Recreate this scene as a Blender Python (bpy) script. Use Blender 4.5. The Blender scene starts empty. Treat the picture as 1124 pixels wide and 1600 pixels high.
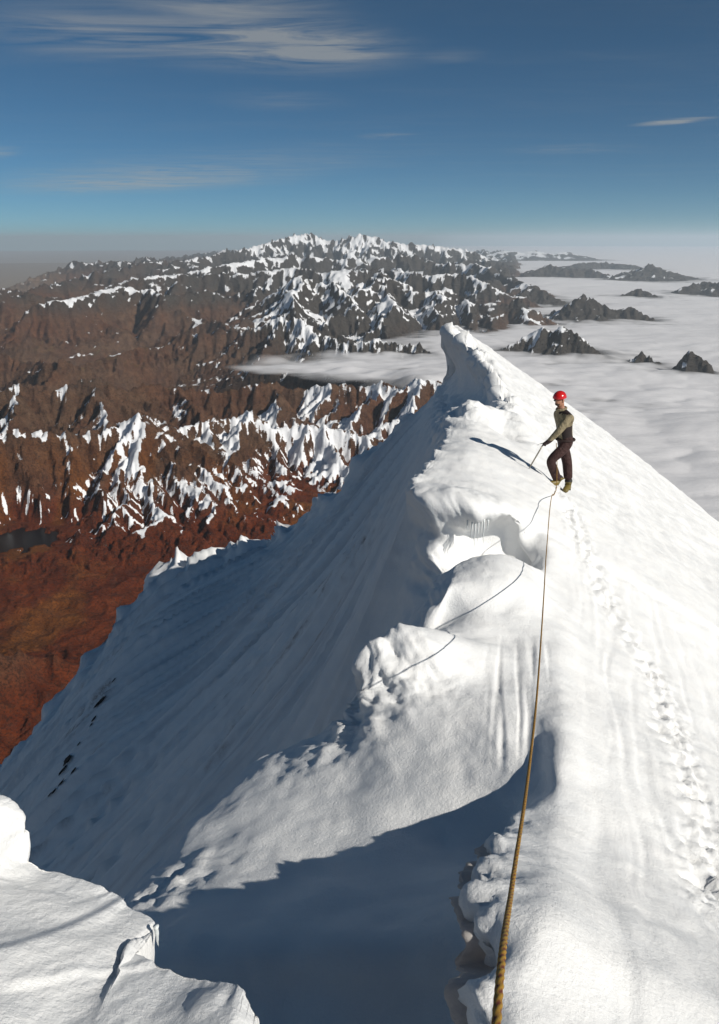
import bpy, bmesh, math, random
import numpy as np
from mathutils import Vector, Matrix

random.seed(7)
rng = np.random.default_rng(11)
scn = bpy.context.scene
col = scn.collection

# ------------------------------------------------------------------ camera
F = 1200.0                       # focal length in photo pixels (1124 x 1600)
PITCH = math.radians(19.5)
CP, SP = math.cos(PITCH), math.sin(PITCH)
cam_d = bpy.data.cameras.new('camera')
cam_d.sensor_fit = 'VERTICAL'; cam_d.sensor_height = 36.0
cam_d.lens = 36.0 * F / 1600.0
cam_d.clip_start = 0.05; cam_d.clip_end = 600000.0
cam = bpy.data.objects.new('camera', cam_d); col.objects.link(cam)
cam.location = (0, 0, 0)
cam.rotation_euler = (math.radians(90) - PITCH, 0, 0)
scn.camera = cam

# ------------------------------------------------------------------ light
SUN = Vector((0.70, -0.455, 0.545)).normalized()      # towards the sun
SUN_EL = math.asin(SUN.z)
SUN_AZ = math.atan2(SUN.x, SUN.y)                    # clockwise from +Y
world = bpy.data.worlds.new('World'); scn.world = world; world.use_nodes = True
wt = world.node_tree; wt.nodes.clear()
w_out = wt.nodes.new('ShaderNodeOutputWorld')
w_bg = wt.nodes.new('ShaderNodeBackground')
w_sky = wt.nodes.new('ShaderNodeTexSky'); w_sky.sky_type = 'NISHITA'
w_sky.sun_disc = False; w_sky.sun_elevation = SUN_EL; w_sky.sun_rotation = SUN_AZ
w_sky.altitude = 5900; w_sky.air_density = 0.95; w_sky.dust_density = 0.7; w_sky.ozone_density = 7.5
w_bg.inputs['Strength'].default_value = 0.067
wt.links.new(w_bg.outputs[0], w_out.inputs[0])

def add_cirrus():
    N = wt.nodes; L = wt.links
    def math_(op, a, b=None, clamp=False):
        n = N.new('ShaderNodeMath'); n.operation = op; n.use_clamp = clamp
        for i, v in enumerate((a, b)):
            if v is None: continue
            if isinstance(v, (int, float)): n.inputs[i].default_value = v
            else: L.new(v, n.inputs[i])
        return n.outputs[0]
    tc = N.new('ShaderNodeTexCoord')
    sep = N.new('ShaderNodeSeparateXYZ'); L.new(tc.outputs['Generated'], sep.inputs[0])
    zc = math_('MAXIMUM', sep.outputs[2], 0.02)
    # the direction cut with a high flat layer: real perspective for the wisps
    cx = math_('DIVIDE', sep.outputs[0], zc); cy = math_('DIVIDE', sep.outputs[1], zc)
    cmb = N.new('ShaderNodeCombineXYZ'); L.new(cx, cmb.inputs[0]); L.new(cy, cmb.inputs[1])
    mp = N.new('ShaderNodeMapping'); L.new(cmb.outputs[0], mp.inputs[0])
    mp.inputs['Rotation'].default_value = (0, 0, math.radians(-14))
    mp.inputs['Scale'].default_value = (0.55, 1.5, 1)
    big = N.new('ShaderNodeTexNoise'); big.inputs['Scale'].default_value = 0.75
    big.inputs['Detail'].default_value = 3; L.new(mp.outputs[0], big.inputs[0])
    mp2 = N.new('ShaderNodeMapping'); L.new(cmb.outputs[0], mp2.inputs[0])
    mp2.inputs['Rotation'].default_value = (0, 0, math.radians(-38))
    mp2.inputs['Scale'].default_value = (0.55, 1.7, 1)
    fib = N.new('ShaderNodeTexNoise'); fib.inputs['Scale'].default_value = 1.7
    fib.inputs['Detail'].default_value = 9; fib.inputs['Roughness'].default_value = 0.62
    fib.inputs['Distortion'].default_value = 1.3; L.new(mp2.outputs[0], fib.inputs[0])
    b1 = N.new('ShaderNodeMapRange'); L.new(big.outputs[0], b1.inputs[0])
    b1.inputs[1].default_value = 0.46; b1.inputs[2].default_value = 0.74
    f1 = N.new('ShaderNodeMapRange'); L.new(fib.outputs[0], f1.inputs[0])
    f1.inputs[1].default_value = 0.33; f1.inputs[2].default_value = 0.80
    # banks of wisps, given as places on that layer (x, y, half lengths, heading)
    tot = None
    for (ax, ay, sx, sy, rot, amt) in CIRRUS:
        m = N.new('ShaderNodeMapping'); m.vector_type = 'TEXTURE'; L.new(cmb.outputs[0], m.inputs[0])
        m.inputs['Location'].default_value = (ax, ay, 0)
        m.inputs['Rotation'].default_value = (0, 0, math.radians(rot))
        m.inputs['Scale'].default_value = (sx, sy, 1)
        ln = N.new('ShaderNodeVectorMath'); ln.operation = 'LENGTH'; L.new(m.outputs[0], ln.inputs[0])
        r = N.new('ShaderNodeMapRange'); r.interpolation_type = 'SMOOTHSTEP'
        L.new(ln.outputs['Value'], r.inputs[0])
        r.inputs[1].default_value = 1.0; r.inputs[2].default_value = 0.0
        v = math_('MULTIPLY', r.outputs[0], amt)
        tot = v if tot is None else math_('ADD', tot, v)
    gen = math_('MULTIPLY', b1.outputs[0], 0.10)
    cover = math_('ADD', tot, gen)
    dens = math_('MULTIPLY', cover, f1.outputs[0], True)
    dens = math_('MINIMUM', dens, 0.55)
    low = N.new('ShaderNodeMapRange'); L.new(sep.outputs[2], low.inputs[0])
    low.inputs[1].default_value = 0.015; low.inputs[2].default_value = 0.06
    dens = math_('MULTIPLY', dens, low.outputs[0])
    mix = N.new('ShaderNodeMix'); mix.data_type = 'RGBA'
    tint = N.new('ShaderNodeMix'); tint.data_type = 'RGBA'; tint.blend_type = 'MULTIPLY'; tint.inputs[0].default_value = 1.0
    L.new(w_sky.outputs[0], tint.inputs[6]); tint.inputs[7].default_value = (0.79, 1.0, 0.81, 1)
    L.new(dens, mix.inputs[0]); L.new(tint.outputs[2], mix.inputs[6])
    mix.inputs[7].default_value = (5.6, 5.6, 5.2, 1)
    L.new(mix.outputs[2], w_bg.inputs['Color'])

def dir_px(px, py):
    x = (px - 562.0) / F; y = (800.0 - py) / F
    return Vector((x, CP + y * SP, -SP + y * CP))
def lay(px, py):
    d = dir_px(px, py); return d.x / d.z, d.y / d.z
CIRRUS = []
for (px, py, px2, py2, wid, amt) in [(40, 10, 640, 112, 46, 0.8), (330, 30, 600, 108, 40, 0.8), (-80, 40, 300, 62, 36, 0.6), (150, 0, 560, 30, 40, 0.5), (420, 40, 500, 100, 26, 0.6),
                                     (-40, 268, 400, 290, 30, 0.75), (40, 280, 370, 298, 18, 0.5), (575, 207, 640, 218, 8, 0.55),
                                     (1034, 186, 1070, 194, 16, 1.3), (650, 80, 760, 92, 12, 0.3), (820, 225, 960, 240, 14, 0.25),
                                     (-40, 236, 40, 240, 9, 0.5), (300, 150, 560, 165, 14, 0.25)]:
    a = Vector(lay(px, py)); b = Vector(lay(px2, py2)); c = (a + b) / 2
    e = b - a
    n1 = Vector(lay((px + px2) / 2, (py + py2) / 2 - wid)); n2 = Vector(lay((px + px2) / 2, (py + py2) / 2 + wid))
    perp = Vector((-e.y, e.x)).normalized()
    CIRRUS.append((c.x, c.y, e.length / 2 * 1.1, max(0.06, abs((n2 - n1).dot(perp)) / 2 * 1.7), math.degrees(math.atan2(e.y, e.x)), amt))
add_cirrus()

sun_d = bpy.data.lights.new('sun', 'SUN'); sun_d.energy = 4.5; sun_d.angle = math.radians(0.55)
sun_d.color = (1.0, 0.945, 0.855)
sun = bpy.data.objects.new('sun', sun_d); col.objects.link(sun)
sun.rotation_euler = SUN.to_track_quat('Z', 'Y').to_euler()
sun.location = SUN * 60

scn.view_settings.view_transform = 'Standard'
scn.view_settings.look = 'None'
scn.view_settings.gamma = 1.0
scn.view_settings.exposure = 0.0
scn.view_settings.use_curve_mapping = False
scn.render.engine = 'CYCLES'
scn.cycles.use_denoising = True
scn.cycles.max_bounces = 8; scn.cycles.diffuse_bounces = 3; scn.cycles.volume_bounces = 1
scn.cycles.transparent_max_bounces = 24

# ------------------------------------------------------------------ helpers
def at(px, py, Y):
    """the point of the vertical plane Y (metres ahead) seen at a photo pixel"""
    d = dir_px(px, py); return d * (Y / d.y)
def far(px, py, R):
    """the point at horizontal range R seen at a photo pixel"""
    d = dir_px(px, py); return d * (R / math.hypot(d.x, d.y))
def smooth(a, b, x):
    t = np.clip((x - a) / (b - a), 0, 1); return t * t * (3 - 2 * t)

_PERM = np.random.default_rng(5).permutation(256).astype(np.int32); _PERM = np.concatenate([_PERM, _PERM, _PERM])
_GA = np.arange(256) * (2 * math.pi / 256)
_GX = np.cos(_GA).astype(np.float32); _GY = np.sin(_GA).astype(np.float32)
_OX = np.random.default_rng(6).random(256).astype(np.float32) * 0.6 + 0.2; _OY = np.random.default_rng(8).random(256).astype(np.float32) * 0.6 + 0.2
def _cell(x, y, seed):
    x = np.asarray(x, np.float64); y = np.asarray(y, np.float64)
    x, y = np.broadcast_arrays(x + seed * 13.37, y + seed * 7.77)
    ix = np.floor(x); iy = np.floor(y)
    return ix.astype(np.int32) & 255, iy.astype(np.int32) & 255, (x - ix).astype(np.float32), (y - iy).astype(np.float32)
def noise2(x, y, seed=0):
    ix, iy, fx, fy = _cell(x, y, seed)
    u = fx * fx * fx * (fx * (fx * 6 - 15) + 10); v = fy * fy * fy * (fy * (fy * 6 - 15) + 10)
    p0 = _PERM[ix]; p1 = _PERM[ix + 1]
    def g(h, dx, dy): return _GX[h] * dx + _GY[h] * dy
    n00 = g(_PERM[p0 + iy], fx, fy); n10 = g(_PERM[p1 + iy], fx - 1, fy)
    n01 = g(_PERM[p0 + iy + 1], fx, fy - 1); n11 = g(_PERM[p1 + iy + 1], fx - 1, fy - 1)
    a = n00 + (n10 - n00) * u; b = n01 + (n11 - n01) * u
    return (a + (b - a) * v) * 1.5
def fbm(x, y, oct=4, seed=0, gain=0.5):
    s = 0; a = 1.0; f = 1.0
    for o in range(oct):
        s = s + a * noise2(x * f + 17.3 * o, y * f - 9.1 * o, seed + o); a *= gain; f *= 2.03
    return s
def ridged(x, y, oct=4, seed=0, gain=0.5):
    s = 0; a = 1.0; f = 1.0; w = 1.0
    for o in range(oct):
        n = 1 - np.abs(noise2(x * f + 11.7 * o, y * f + 5.3 * o, seed + o)) * 1.4
        n = n * n * w; s = s + a * n; w = np.clip(n * 1.6, 0, 1); a *= gain; f *= 2.07
    return s
def erosion(x, y, gx, gy, f0, octs, seed=0):
    """branching gullies that run down the slope (gx, gy)"""
    gx = gx.astype(np.float32); gy = gy.astype(np.float32)
    gl = np.sqrt(gx * gx + gy * gy) + 1e-6
    k = np.minimum(gl / 0.25, 1.0)
    dx = gy / gl * k; dy = -gx / gl * k
    h = np.zeros_like(gx); hx = np.zeros_like(gx); hy = np.zeros_like(gx)
    a = 0.5; f = f0
    for o in range(octs):
        r = f0 / f
        ddx = (dx + hy * 0.35 * r) * (2 * math.pi); ddy = (dy - hx * 0.35 * r) * (2 * math.pi)
        ix, iy, fx, fy = _cell(x * f, y * f, seed + 31 * o)
        va = np.zeros_like(gx); vs = np.zeros_like(gx); wt_ = np.zeros_like(gx)
        for i in (-1, 0, 1):
            for j in (-1, 0, 1):
                c = _PERM[_PERM[(ix + i) & 255] + ((iy + j) & 255)]
                qx = fx - i - _OX[c]; qy = fy - j - _OY[c]
                w = np.exp((qx * qx + qy * qy) * -2.6)
                mag = qx * ddx + qy * ddy
                va += np.cos(mag) * w; vs -= np.sin(mag) * w; wt_ += w
        vs /= wt_
        h += va / wt_ * a; hx += vs * ddx * (0.16 * a / r); hy += vs * ddy * (0.16 * a / r)
        a *= 0.52; f *= 2.0
    return h * k

def grid_mesh(name, V, nu, nv, keep=None, attrs=None, smooth_=True):
    """V (nv, nu, 3) -> mesh of quads; keep: (nv-1, nu-1) bool"""
    idx = np.arange(nu * nv).reshape(nv, nu)
    q = np.stack([idx[:-1, :-1], idx[:-1, 1:], idx[1:, 1:], idx[1:, :-1]], -1)
    q = q[keep] if keep is not None else q.reshape(-1, 4)
    verts = V.reshape(-1, 3)
    used = np.zeros(len(verts), bool); used[q.ravel()] = True
    remap = np.cumsum(used) - 1
    q = remap[q]; vv = verts[used]
    me = bpy.data.meshes.new(name)
    me.vertices.add(len(vv)); me.vertices.foreach_set('co', vv.astype(np.float32).ravel())
    n = len(q)
    me.loops.add(n * 4); me.loops.foreach_set('vertex_index', q.astype(np.int32).ravel())
    me.polygons.add(n)
    me.polygons.foreach_set('loop_start', np.arange(0, n * 4, 4, dtype=np.int32))
    if smooth_: me.polygons.foreach_set('use_smooth', np.ones(n, bool))
    me.update(calc_edges=True)
    for k, a in (attrs or {}).items():
        at_ = me.attributes.new(k, 'FLOAT', 'POINT')
        at_.data.foreach_set('value', a.reshape(-1)[used].astype(np.float32))
    return me
def link(name, me, mat, parent=None, **props):
    o = bpy.data.objects.new(name, me); col.objects.link(o)
    if mat is not None:
        me.materials.clear(); me.materials.append(mat)
    if parent is not None: o.parent = parent
    for k, v in props.items(): o[k] = v
    return o

class NT:
    """small node-graph helper"""
    def __init__(self, name):
        self.m = bpy.data.materials.new(name); self.m.use_nodes = True
        self.t = self.m.node_tree; self.t.nodes.clear()
        self.out = self.n('ShaderNodeOutputMaterial')
    def n(self, kind, **kw):
        nd = self.t.nodes.new(kind)
        for k, v in kw.items(): setattr(nd, k, v)
        return nd
    def l(self, a, b): self.t.links.new(a, b)
    def set(self, sock, v):
        if isinstance(v, bpy.types.NodeSocket): self.l(v, sock)
        elif isinstance(v, (tuple, list)) and len(v) == 3 and sock.type == 'RGBA': sock.default_value = (*v, 1)
        else: sock.default_value = v
    def math(self, op, a, b=0.0, clamp=False):
        nd = self.n('ShaderNodeMath', operation=op, use_clamp=clamp)
        self.set(nd.inputs[0], a); self.set(nd.inputs[1], b); return nd.outputs[0]
    def rng(self, v, a, b, c=0.0, d=1.0, sm=False):
        nd = self.n('ShaderNodeMapRange'); nd.clamp = True
        if sm: nd.interpolation_type = 'SMOOTHSTEP'
        for i, x in enumerate((v, a, b, c, d)): self.set(nd.inputs[i], x)
        return nd.outputs[0]
    def mix(self, f, a, b):
        nd = self.n('ShaderNodeMix', data_type='RGBA')
        self.set(nd.inputs[0], f); self.set(nd.inputs[6], a); self.set(nd.inputs[7], b); return nd.outputs[2]
    def noise(self, scale, detail=4, rough=0.5, vec=None, dist=0.0):
        nd = self.n('ShaderNodeTexNoise')
        nd.inputs['Scale'].default_value = scale; nd.inputs['Detail'].default_value = detail
        nd.inputs['Roughness'].default_value = rough; nd.inputs['Distortion'].default_value = dist
        if vec is not None: self.l(vec, nd.inputs[0])
        return nd.outputs[0]
    def attr(self, name):
        nd = self.n('ShaderNodeAttribute'); nd.attribute_name = name; return nd.outputs['Fac']
    def obj(self):
        return self.n('ShaderNodeTexCoord').outputs['Object']
    def mapv(self, vec, scale=(1, 1, 1), rot=(0, 0, 0)):
        nd = self.n('ShaderNodeMapping'); self.l(vec, nd.inputs[0])
        nd.inputs['Scale'].default_value = scale; nd.inputs['Rotation'].default_value = rot; return nd.outputs[0]
    def bump(self, h, dist, strength=1.0, nrm=None):
        nd = self.n('ShaderNodeBump'); nd.inputs['Distance'].default_value = dist
        nd.inputs['Strength'].default_value = strength; self.l(h, nd.inputs['Height'])
        if nrm is not None: self.l(nrm, nd.inputs['Normal'])
        return nd.outputs[0]
    def bsdf(self, color, rough=0.6, normal=None, **kw):
        b = self.n('ShaderNodeBsdfPrincipled')
        self.set(b.inputs['Base Color'], color); self.set(b.inputs['Roughness'], rough)
        if normal is not None: self.l(normal, b.inputs['Normal'])
        for k, v in kw.items(): self.set(b.inputs[k.replace('_', ' ')], v)
        self.l(b.outputs[0], self.out.inputs[0]); return b
def plain(name, color, rough=0.6, bump=None, var=0.0, scale=30, **kw):
    t = NT(name); v = t.obj(); c = color
    if var:
        n = t.noise(scale, 5, 0.6, v)
        c = t.mix(t.rng(n, 0.3, 0.7), tuple(x * (1 - var) for x in color), tuple(min(1, x * (1 + var)) for x in color))
    nr = t.bump(t.noise(bump[0], 4, 0.6, v), bump[1]) if bump else None
    t.bsdf(c, rough, nr, **kw); return t.m

# ------------------------------------------------------------------ mountains, valley, sea of cloud (metres, camera at 0)
CLOUD_Z = -1300.0
NTH, NRR = 820, 1060
th = np.linspace(math.radians(-35), math.radians(35), NTH)
RR = np.exp(np.linspace(math.log(1900.0), math.log(78000.0), NRR))
TH, RG = np.meshgrid(th, RR)
TX, TY = RG * np.sin(TH), RG * np.cos(TH)

def warped(x, y, warp, seed):
    return x + warp * fbm(x / (warp * 5), y / (warp * 5), 3, seed), y + warp * fbm(x / (warp * 5) + 40, y / (warp * 5), 3, seed + 1)
def ridge_field(x, y, pts, slope, sc=330.0, tail=0.22):
    """tent along a polyline of 3-D points, steeper near the crest and easing out into the valley"""
    out = np.full(x.shape, -1e9)
    for a, b in zip(pts[:-1], pts[1:]):
        ex, ey = b[0] - a[0], b[1] - a[1]; L2 = ex * ex + ey * ey + 1e-6
        t_ = np.clip(((x - a[0]) * ex + (y - a[1]) * ey) / L2, 0, 1)
        d = np.hypot(x - a[0] - t_ * ex, y - a[1] - t_ * ey)
        np.maximum(out, a[2] + (b[2] - a[2]) * t_ - slope * (tail * d + (1 - tail) * sc * (1 - np.exp(-d / sc))), out=out)
    return out
def smax(a, b, k=60.0):
    h = np.clip(0.5 + 0.5 * (a - b) / k, 0, 1); return b + (a - b) * h + k * h * (1 - h)
P3 = lambda L: [tuple(far(*p)) for p in L]

# named ridges, as measured
S1 = P3([(-240, 715, 4700), (-120, 690, 4800), (0, 690, 4900), (60, 682, 4950), (130, 684, 5000), (190, 668, 5050), (216, 648, 5050), (250, 676, 5150), (300, 672, 5300), (345, 660, 5400),
         (392, 646, 5400), (430, 668, 5400), (480, 666, 5300), (520, 672, 5250), (580, 690, 5200), (640, 700, 5100), (760, 760, 4900)])
S1b = [P3([(216, 648, 5050), (190, 710, 4800), (120, 790, 4450)]), P3([(250, 676, 5150), (285, 730, 4800), (300, 770, 4550)]), P3([(392, 646, 5400), (372, 700, 4950), (345, 760, 4650), (300, 815, 4300)]),
       P3([(500, 668, 5280), (540, 730, 4800), (520, 775, 4500)]), P3([(60, 682, 4950), (30, 740, 4650), (10, 790, 4450)]), P3([(580, 690, 5200), (600, 740, 4800), (610, 800, 4400)]),
       P3([(130, 684, 5000), (105, 735, 4750), (80, 780, 4550)]), P3([(345, 660, 5400), (330, 712, 4980)]), P3([(440, 668, 5400), (430, 735, 4850), (400, 800, 4400)])]
S2 = P3([(-160, 618, 6900), (-20, 612, 6700), (30, 596, 6700), (70, 606, 6700), (140, 586, 6700), (165, 612, 6600), (215, 604, 6800), (250, 598, 6900), (300, 604, 6900), (350, 610, 6900), (400, 596, 6900), (425, 592, 6950), (455, 606, 6900), (500, 603, 6850),
         (525, 597, 6800), (560, 602, 6800), (592, 594, 6800), (625, 608, 6600), (662, 586, 6500), (700, 600, 6400), (800, 680, 5600)])
UPP = lambda L, dz: [(p[0], p[1], p[2] + dz) for p in L]
S1 = UPP(S1, 70); S1b = [UPP(q_, 55) for q_ in S1b]; S2 = UPP(S2, 35)
S2b = [P3([(140, 586, 6700), (170, 640, 6000), (200, 668, 5700)]), P3([(30, 596, 6700), (20, 650, 5900)]), P3([(280, 600, 6900), (320, 640, 6200)]), P3([(425, 592, 6950), (440, 630, 6300)]), P3([(592, 594, 6800), (560, 640, 6100)]), P3([(662, 586, 6500), (640, 630, 6000)])]
S3 = [P3([(395, 505, 10500), (440, 488, 10500), (470, 492, 10300), (500, 520, 9800), (545, 528, 9500), (600, 522, 9500), (640, 530, 9400), (690, 556, 9200)]),
      P3([(440, 488, 10500), (420, 530, 9600), (400, 552, 9200)]), P3([(500, 520, 9800), (480, 545, 9300), (470, 566, 8900)]),
      P3([(470, 432, 13800), (520, 440, 13500), (560, 470, 12200), (585, 430, 14200), (600, 424, 14500), (640, 452, 13800), (690, 450, 14000), (730, 470, 13600), (790, 470, 13600), (812, 462, 13600), (846, 494, 13300)]),
      P3([(600, 424, 14500), (610, 470, 12300), (600, 500, 11300)]), P3([(730, 470, 13600), (735, 500, 12300)]), P3([(470, 432, 13800), (455, 470, 12000)]), P3([(690, 450, 14000), (680, 490, 12200)]),
      P3([(-60, 468, 15500), (40, 452, 18000), (80, 440, 20000), (150, 428, 23000), (210, 412, 26500), (300, 404, 29000), (350, 394, 32000), (400, 382, 33500), (440, 372, 35000), (480, 362, 36000), (520, 374, 36000), (560, 365, 36000), (600, 371, 36000),
          (640, 380, 36500), (720, 387, 37000), (766, 402, 37000), (800, 425, 33000)]),
      P3([(300, 420, 21000), (350, 412, 21500), (420, 402, 23000), (470, 398, 24000), (540, 404, 23500), (610, 398, 24500), (680, 404, 25000), (740, 410, 24500), (790, 432, 21000), (836, 446, 19500)]),
      P3([(180, 440, 17500), (240, 430, 18000), (300, 428, 18500), (380, 424, 18500), (450, 418, 18500), (520, 424, 18000), (600, 418, 18500), (660, 428, 17500), (720, 425, 18000), (770, 440, 17000)]),
      P3([(60, 470, 13500), (140, 455, 14500), (200, 450, 15000), (260, 462, 14200), (330, 452, 14800)])]
# peaks that stand out of the cloud
ISL = [
 ('near_cloud_island_peak', 'broad dark rock peak with snow streaks rising from the cloud sea, largest island', [(768, 545, 9500), (800, 530, 9600), (830, 514, 9700), (850, 506, 9700), (866, 512, 9700), (880, 503, 9650), (905, 514, 9600), (922, 532, 9500), (942, 556, 9400)], 0.95),
 ('middle_cloud_island_peak', 'dark hump backed peak with a low tail, above the largest cloud island', [(874, 492, 14300), (890, 474, 14600), (912, 459, 14700), (935, 468, 14700), (958, 480, 14700), (985, 478, 14800), (1006, 488, 14700)], 0.8),
 ('small_cloud_island_peak', 'small dark rock tooth in the cloud sea, left one of the near pair at right', [(984, 558, 9300), (996, 545, 9350), (1004, 538, 9350), (1014, 546, 9350), (1030, 560, 9250)], 1.25),
 ('small_cloud_island_peak', 'small dark rock tooth in the cloud sea, right one of the near pair at right', [(1050, 572, 8750), (1066, 554, 8800), (1080, 542, 8800), (1094, 549, 8800), (1104, 566, 8700)], 1.25),
 ('far_cloud_island_peak', 'long low hazy island of dark hills with two humps far out in the cloud', [(838, 425, 31000), (860, 412, 31500), (885, 420, 31000), (910, 418, 31500), (940, 424, 31000)], 0.5),
 ('far_cloud_island_peak', 'hazy pointed island with a snowy crest far out in the cloud', [(960, 428, 30000), (990, 420, 30500), (1018, 412, 30500), (1030, 420, 30500), (1055, 427, 30000)], 0.5),
 ('far_cloud_island_peak', 'thin hazy strip of hills behind the two far cloud islands', [(900, 411, 40000), (940, 410, 41000), (985, 413, 40000)], 0.4),
 ('far_cloud_island_peak', 'row of snowy summits on the horizon right of the main range', [(768, 402, 57000), (790, 391, 58000), (815, 395, 58000), (838, 391, 58000), (862, 396, 58000), (885, 393, 58000), (908, 402, 57500)], 0.4),
 ('far_cloud_island_peak', 'small low dark island in the cloud below the far hazy islands', [(978, 459, 20000), (998, 450, 20200), (1020, 458, 20000)], 0.65),
 ('far_cloud_island_peak', 'low dark island cut by the right edge of the picture', [(1072, 447, 22500), (1098, 438, 22800), (1128, 441, 22500), (1180, 446, 22500)], 0.65),
 ('far_cloud_island_peak', 'low dark spit of rock just right of the main range', [(815, 455, 18000), (835, 449, 18200), (858, 456, 18000)], 0.65),
]

def corey(x, y):
    return np.exp(-((np.arctan2(x, y) - math.radians(2)) / math.radians(9.5)) ** 2)
def land(x, y):
    """height of the land before rivers and ice have cut it; also the island each point belongs to"""
    R = np.hypot(x, y)
    Xb = np.interp(y, [1500, 4000, 7000, 9500, 12500, 27000, 45000, 80000], [1100, 1300, 1700, 1700, 2800, 5600, 9300, 15000])
    east = smooth(-900, 900, x - Xb)
    Xl = np.interp(y, [2000, 12000, 20000, 30000, 60000], [-9000, -9000, -9500, -12500, -14000])
    west = smooth(2500, -2500, x - Xl)
    b = np.interp(R, [1900, 3400, 4600, 6200, 9000, 14000, 22000, 34000, 50000], [-1620, -1575, -1570, -1570, -1480, -1350, -1230, -1080, -1300])
    b = b + 45 * fbm(x / 2600, y / 2600, 4, 100)
    vcl = np.exp(-((y - 8300) / 900) ** 2) * smooth(-2300, -300, x)
    b = b - 330 * vcl
    b = b * (1 - east) - 2300 * east
    b = np.where(R > 12000, b * (1 - west) - 1950 * west, b)
    amp = smooth(8500, 13000, R) * (1 - west) * (1 - east); core = corey(x, y)
    wx = x + 500 * fbm(x / 3000, y / 3000, 3, 104); wy = y + 500 * fbm(x / 3000 + 9, y / 3000, 3, 105)
    H = b + amp * ((ridged(wx / 4200, wy / 4200, 4, 110, 0.45) - 0.85) * (600 + 120 * core) + core * 60)
    mid = smooth(6600, 8000, R) * smooth(13000, 10000, R) * (1 - east) * (1 - vcl)
    H = H + mid * (ridged(wx / 3000, wy / 3000, 3, 130, 0.42) - 0.7) * 520
    ux, uy = warped(x, y, 70.0, 140)
    nearm = (R < 9500)
    if nearm.any():
        hx_, qx_, qy_ = H[nearm], ux[nearm], uy[nearm]
        for L_, sl in [(S1, 1.0)] + [(q_, 1.05) for q_ in S1b] + [(S2, 0.95)] + [(q_, 1.0) for q_ in S2b]:
            hx_ = smax(hx_, ridge_field(qx_, qy_, L_, sl), 40)
        H[nearm] = hx_
    farm = (R > 6500)
    if farm.any():
        hx_ = H[farm]; p1 = warped(x[farm], y[farm], 160.0, 150); p2 = warped(x[farm], y[farm], 350.0, 156)
        for i, L_ in enumerate(S3):
            q_ = p1 if i < 8 else p2
            hx_ = smax(hx_, ridge_field(q_[0], q_[1], L_, 0.95 if i < 8 else 0.75, 500.0 if i < 8 else 1100.0, 0.4), 60)
        H[farm] = hx_
    own = np.zeros(H.shape, np.int8)
    for i, (_, _, pts, sl) in enumerate(ISL):
        pp = P3(pts); sc = max(p[1] for p in pp); mg = 900 / sl + 600
        m = (x > min(p[0] for p in pp) - mg) & (x < max(p[0] for p in pp) + mg) & (y > min(p[1] for p in pp) - mg) & (y < max(p[1] for p in pp) + mg)
        if not m.any(): continue
        w2 = 40 * sc / 9000; q_ = warped(x[m], y[m], w2, 170 + i)
        h_ = ridge_field(q_[0], q_[1], pp, sl * 1.15, 400.0, 0.4); hh = H[m]
        oo = own[m]; oo[(h_ > hh) & (h_ > CLOUD_Z - 420)] = i + 1; own[m] = oo
        H[m] = np.maximum(hh, h_)
    return H, own, east, west

def blur(a, n):
    for _ in range(n):
        a = np.pad(a, 1, mode='edge')
        a = (a[:-2, 1:-1] + a[2:, 1:-1] + a[1:-1, :-2] + a[1:-1, 2:] + 2 * a[1:-1, 1:-1]) / 6
    return a
def carve(H, cell, n_it, K, talus, floor):
    """stream-power erosion with talus slopes: water gathers down steepest paths and cuts branching gullies"""
    ny, nx = H.shape; N = nx * ny; H = H.astype(np.float32).copy()
    idx = np.arange(N, dtype=np.int32).reshape(ny, nx)
    offs = [(-1, 0), (1, 0), (0, -1), (0, 1), (-1, -1), (-1, 1), (1, -1), (1, 1)]
    A = np.ones(N, np.float32)
    for it in range(n_it):
        hp = np.pad(H, 1, mode='edge')
        best = np.zeros_like(H); rec = idx.copy(); lowest = np.full_like(H, 1e9)
        for (dy, dx) in offs:
            nb = hp[1 + dy:ny + 1 + dy, 1 + dx:nx + 1 + dx]
            S_ = (H - nb) * np.float32(1 / (cell * math.hypot(dy, dx)))
            m_ = S_ > best
            best = np.where(m_, S_, best); rec = np.where(m_, idx + dy * nx + dx, rec); lowest = np.minimum(lowest, nb)
        rec = rec.ravel()
        if it % 3 == 0:                                   # gather the water by pointer doubling
            R_ = rec.copy(); A = np.ones(N, np.float32)
            live = R_ != idx.ravel()
            for _ in range(11):
                src = np.nonzero(live)[0]
                if len(src) == 0: break
                A = A + np.bincount(R_[src], weights=A[src], minlength=N).astype(np.float32)
                R2 = R_[R_]; live = live & (R_[R_] != R_); R_ = R2
        hr = H.ravel()[rec].reshape(ny, nx)
        drop = np.maximum(H - hr, 0)
        E_ = K * (np.maximum(A.reshape(ny, nx) - 4, 0) * (cell * cell)) ** np.float32(0.45) * best
        soft = smooth(floor, floor + 60, H)
        H = H - np.minimum(E_ * soft, 0.45 * drop)
        ex = np.maximum(best - talus, 0) * cell
        H = H - 0.22 * ex
        pit = (best <= 0)
        H = np.where(pit, np.maximum(H, lowest + 0.3), H)
    return H, A.reshape(ny, nx)
def sample(Gd, x0, y0, cell, x, y):
    fx = np.clip((x - x0) / cell, 0, Gd.shape[1] - 1.001); fy = np.clip((y - y0) / cell, 0, Gd.shape[0] - 1.001)
    i = fy.astype(int); j = fx.astype(int); a = fy - i; b = fx - j
    return Gd[i, j] * (1 - a) * (1 - b) + Gd[i + 1, j] * a * (1 - b) + Gd[i, j + 1] * (1 - a) * b + Gd[i + 1, j + 1] * a * b

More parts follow.
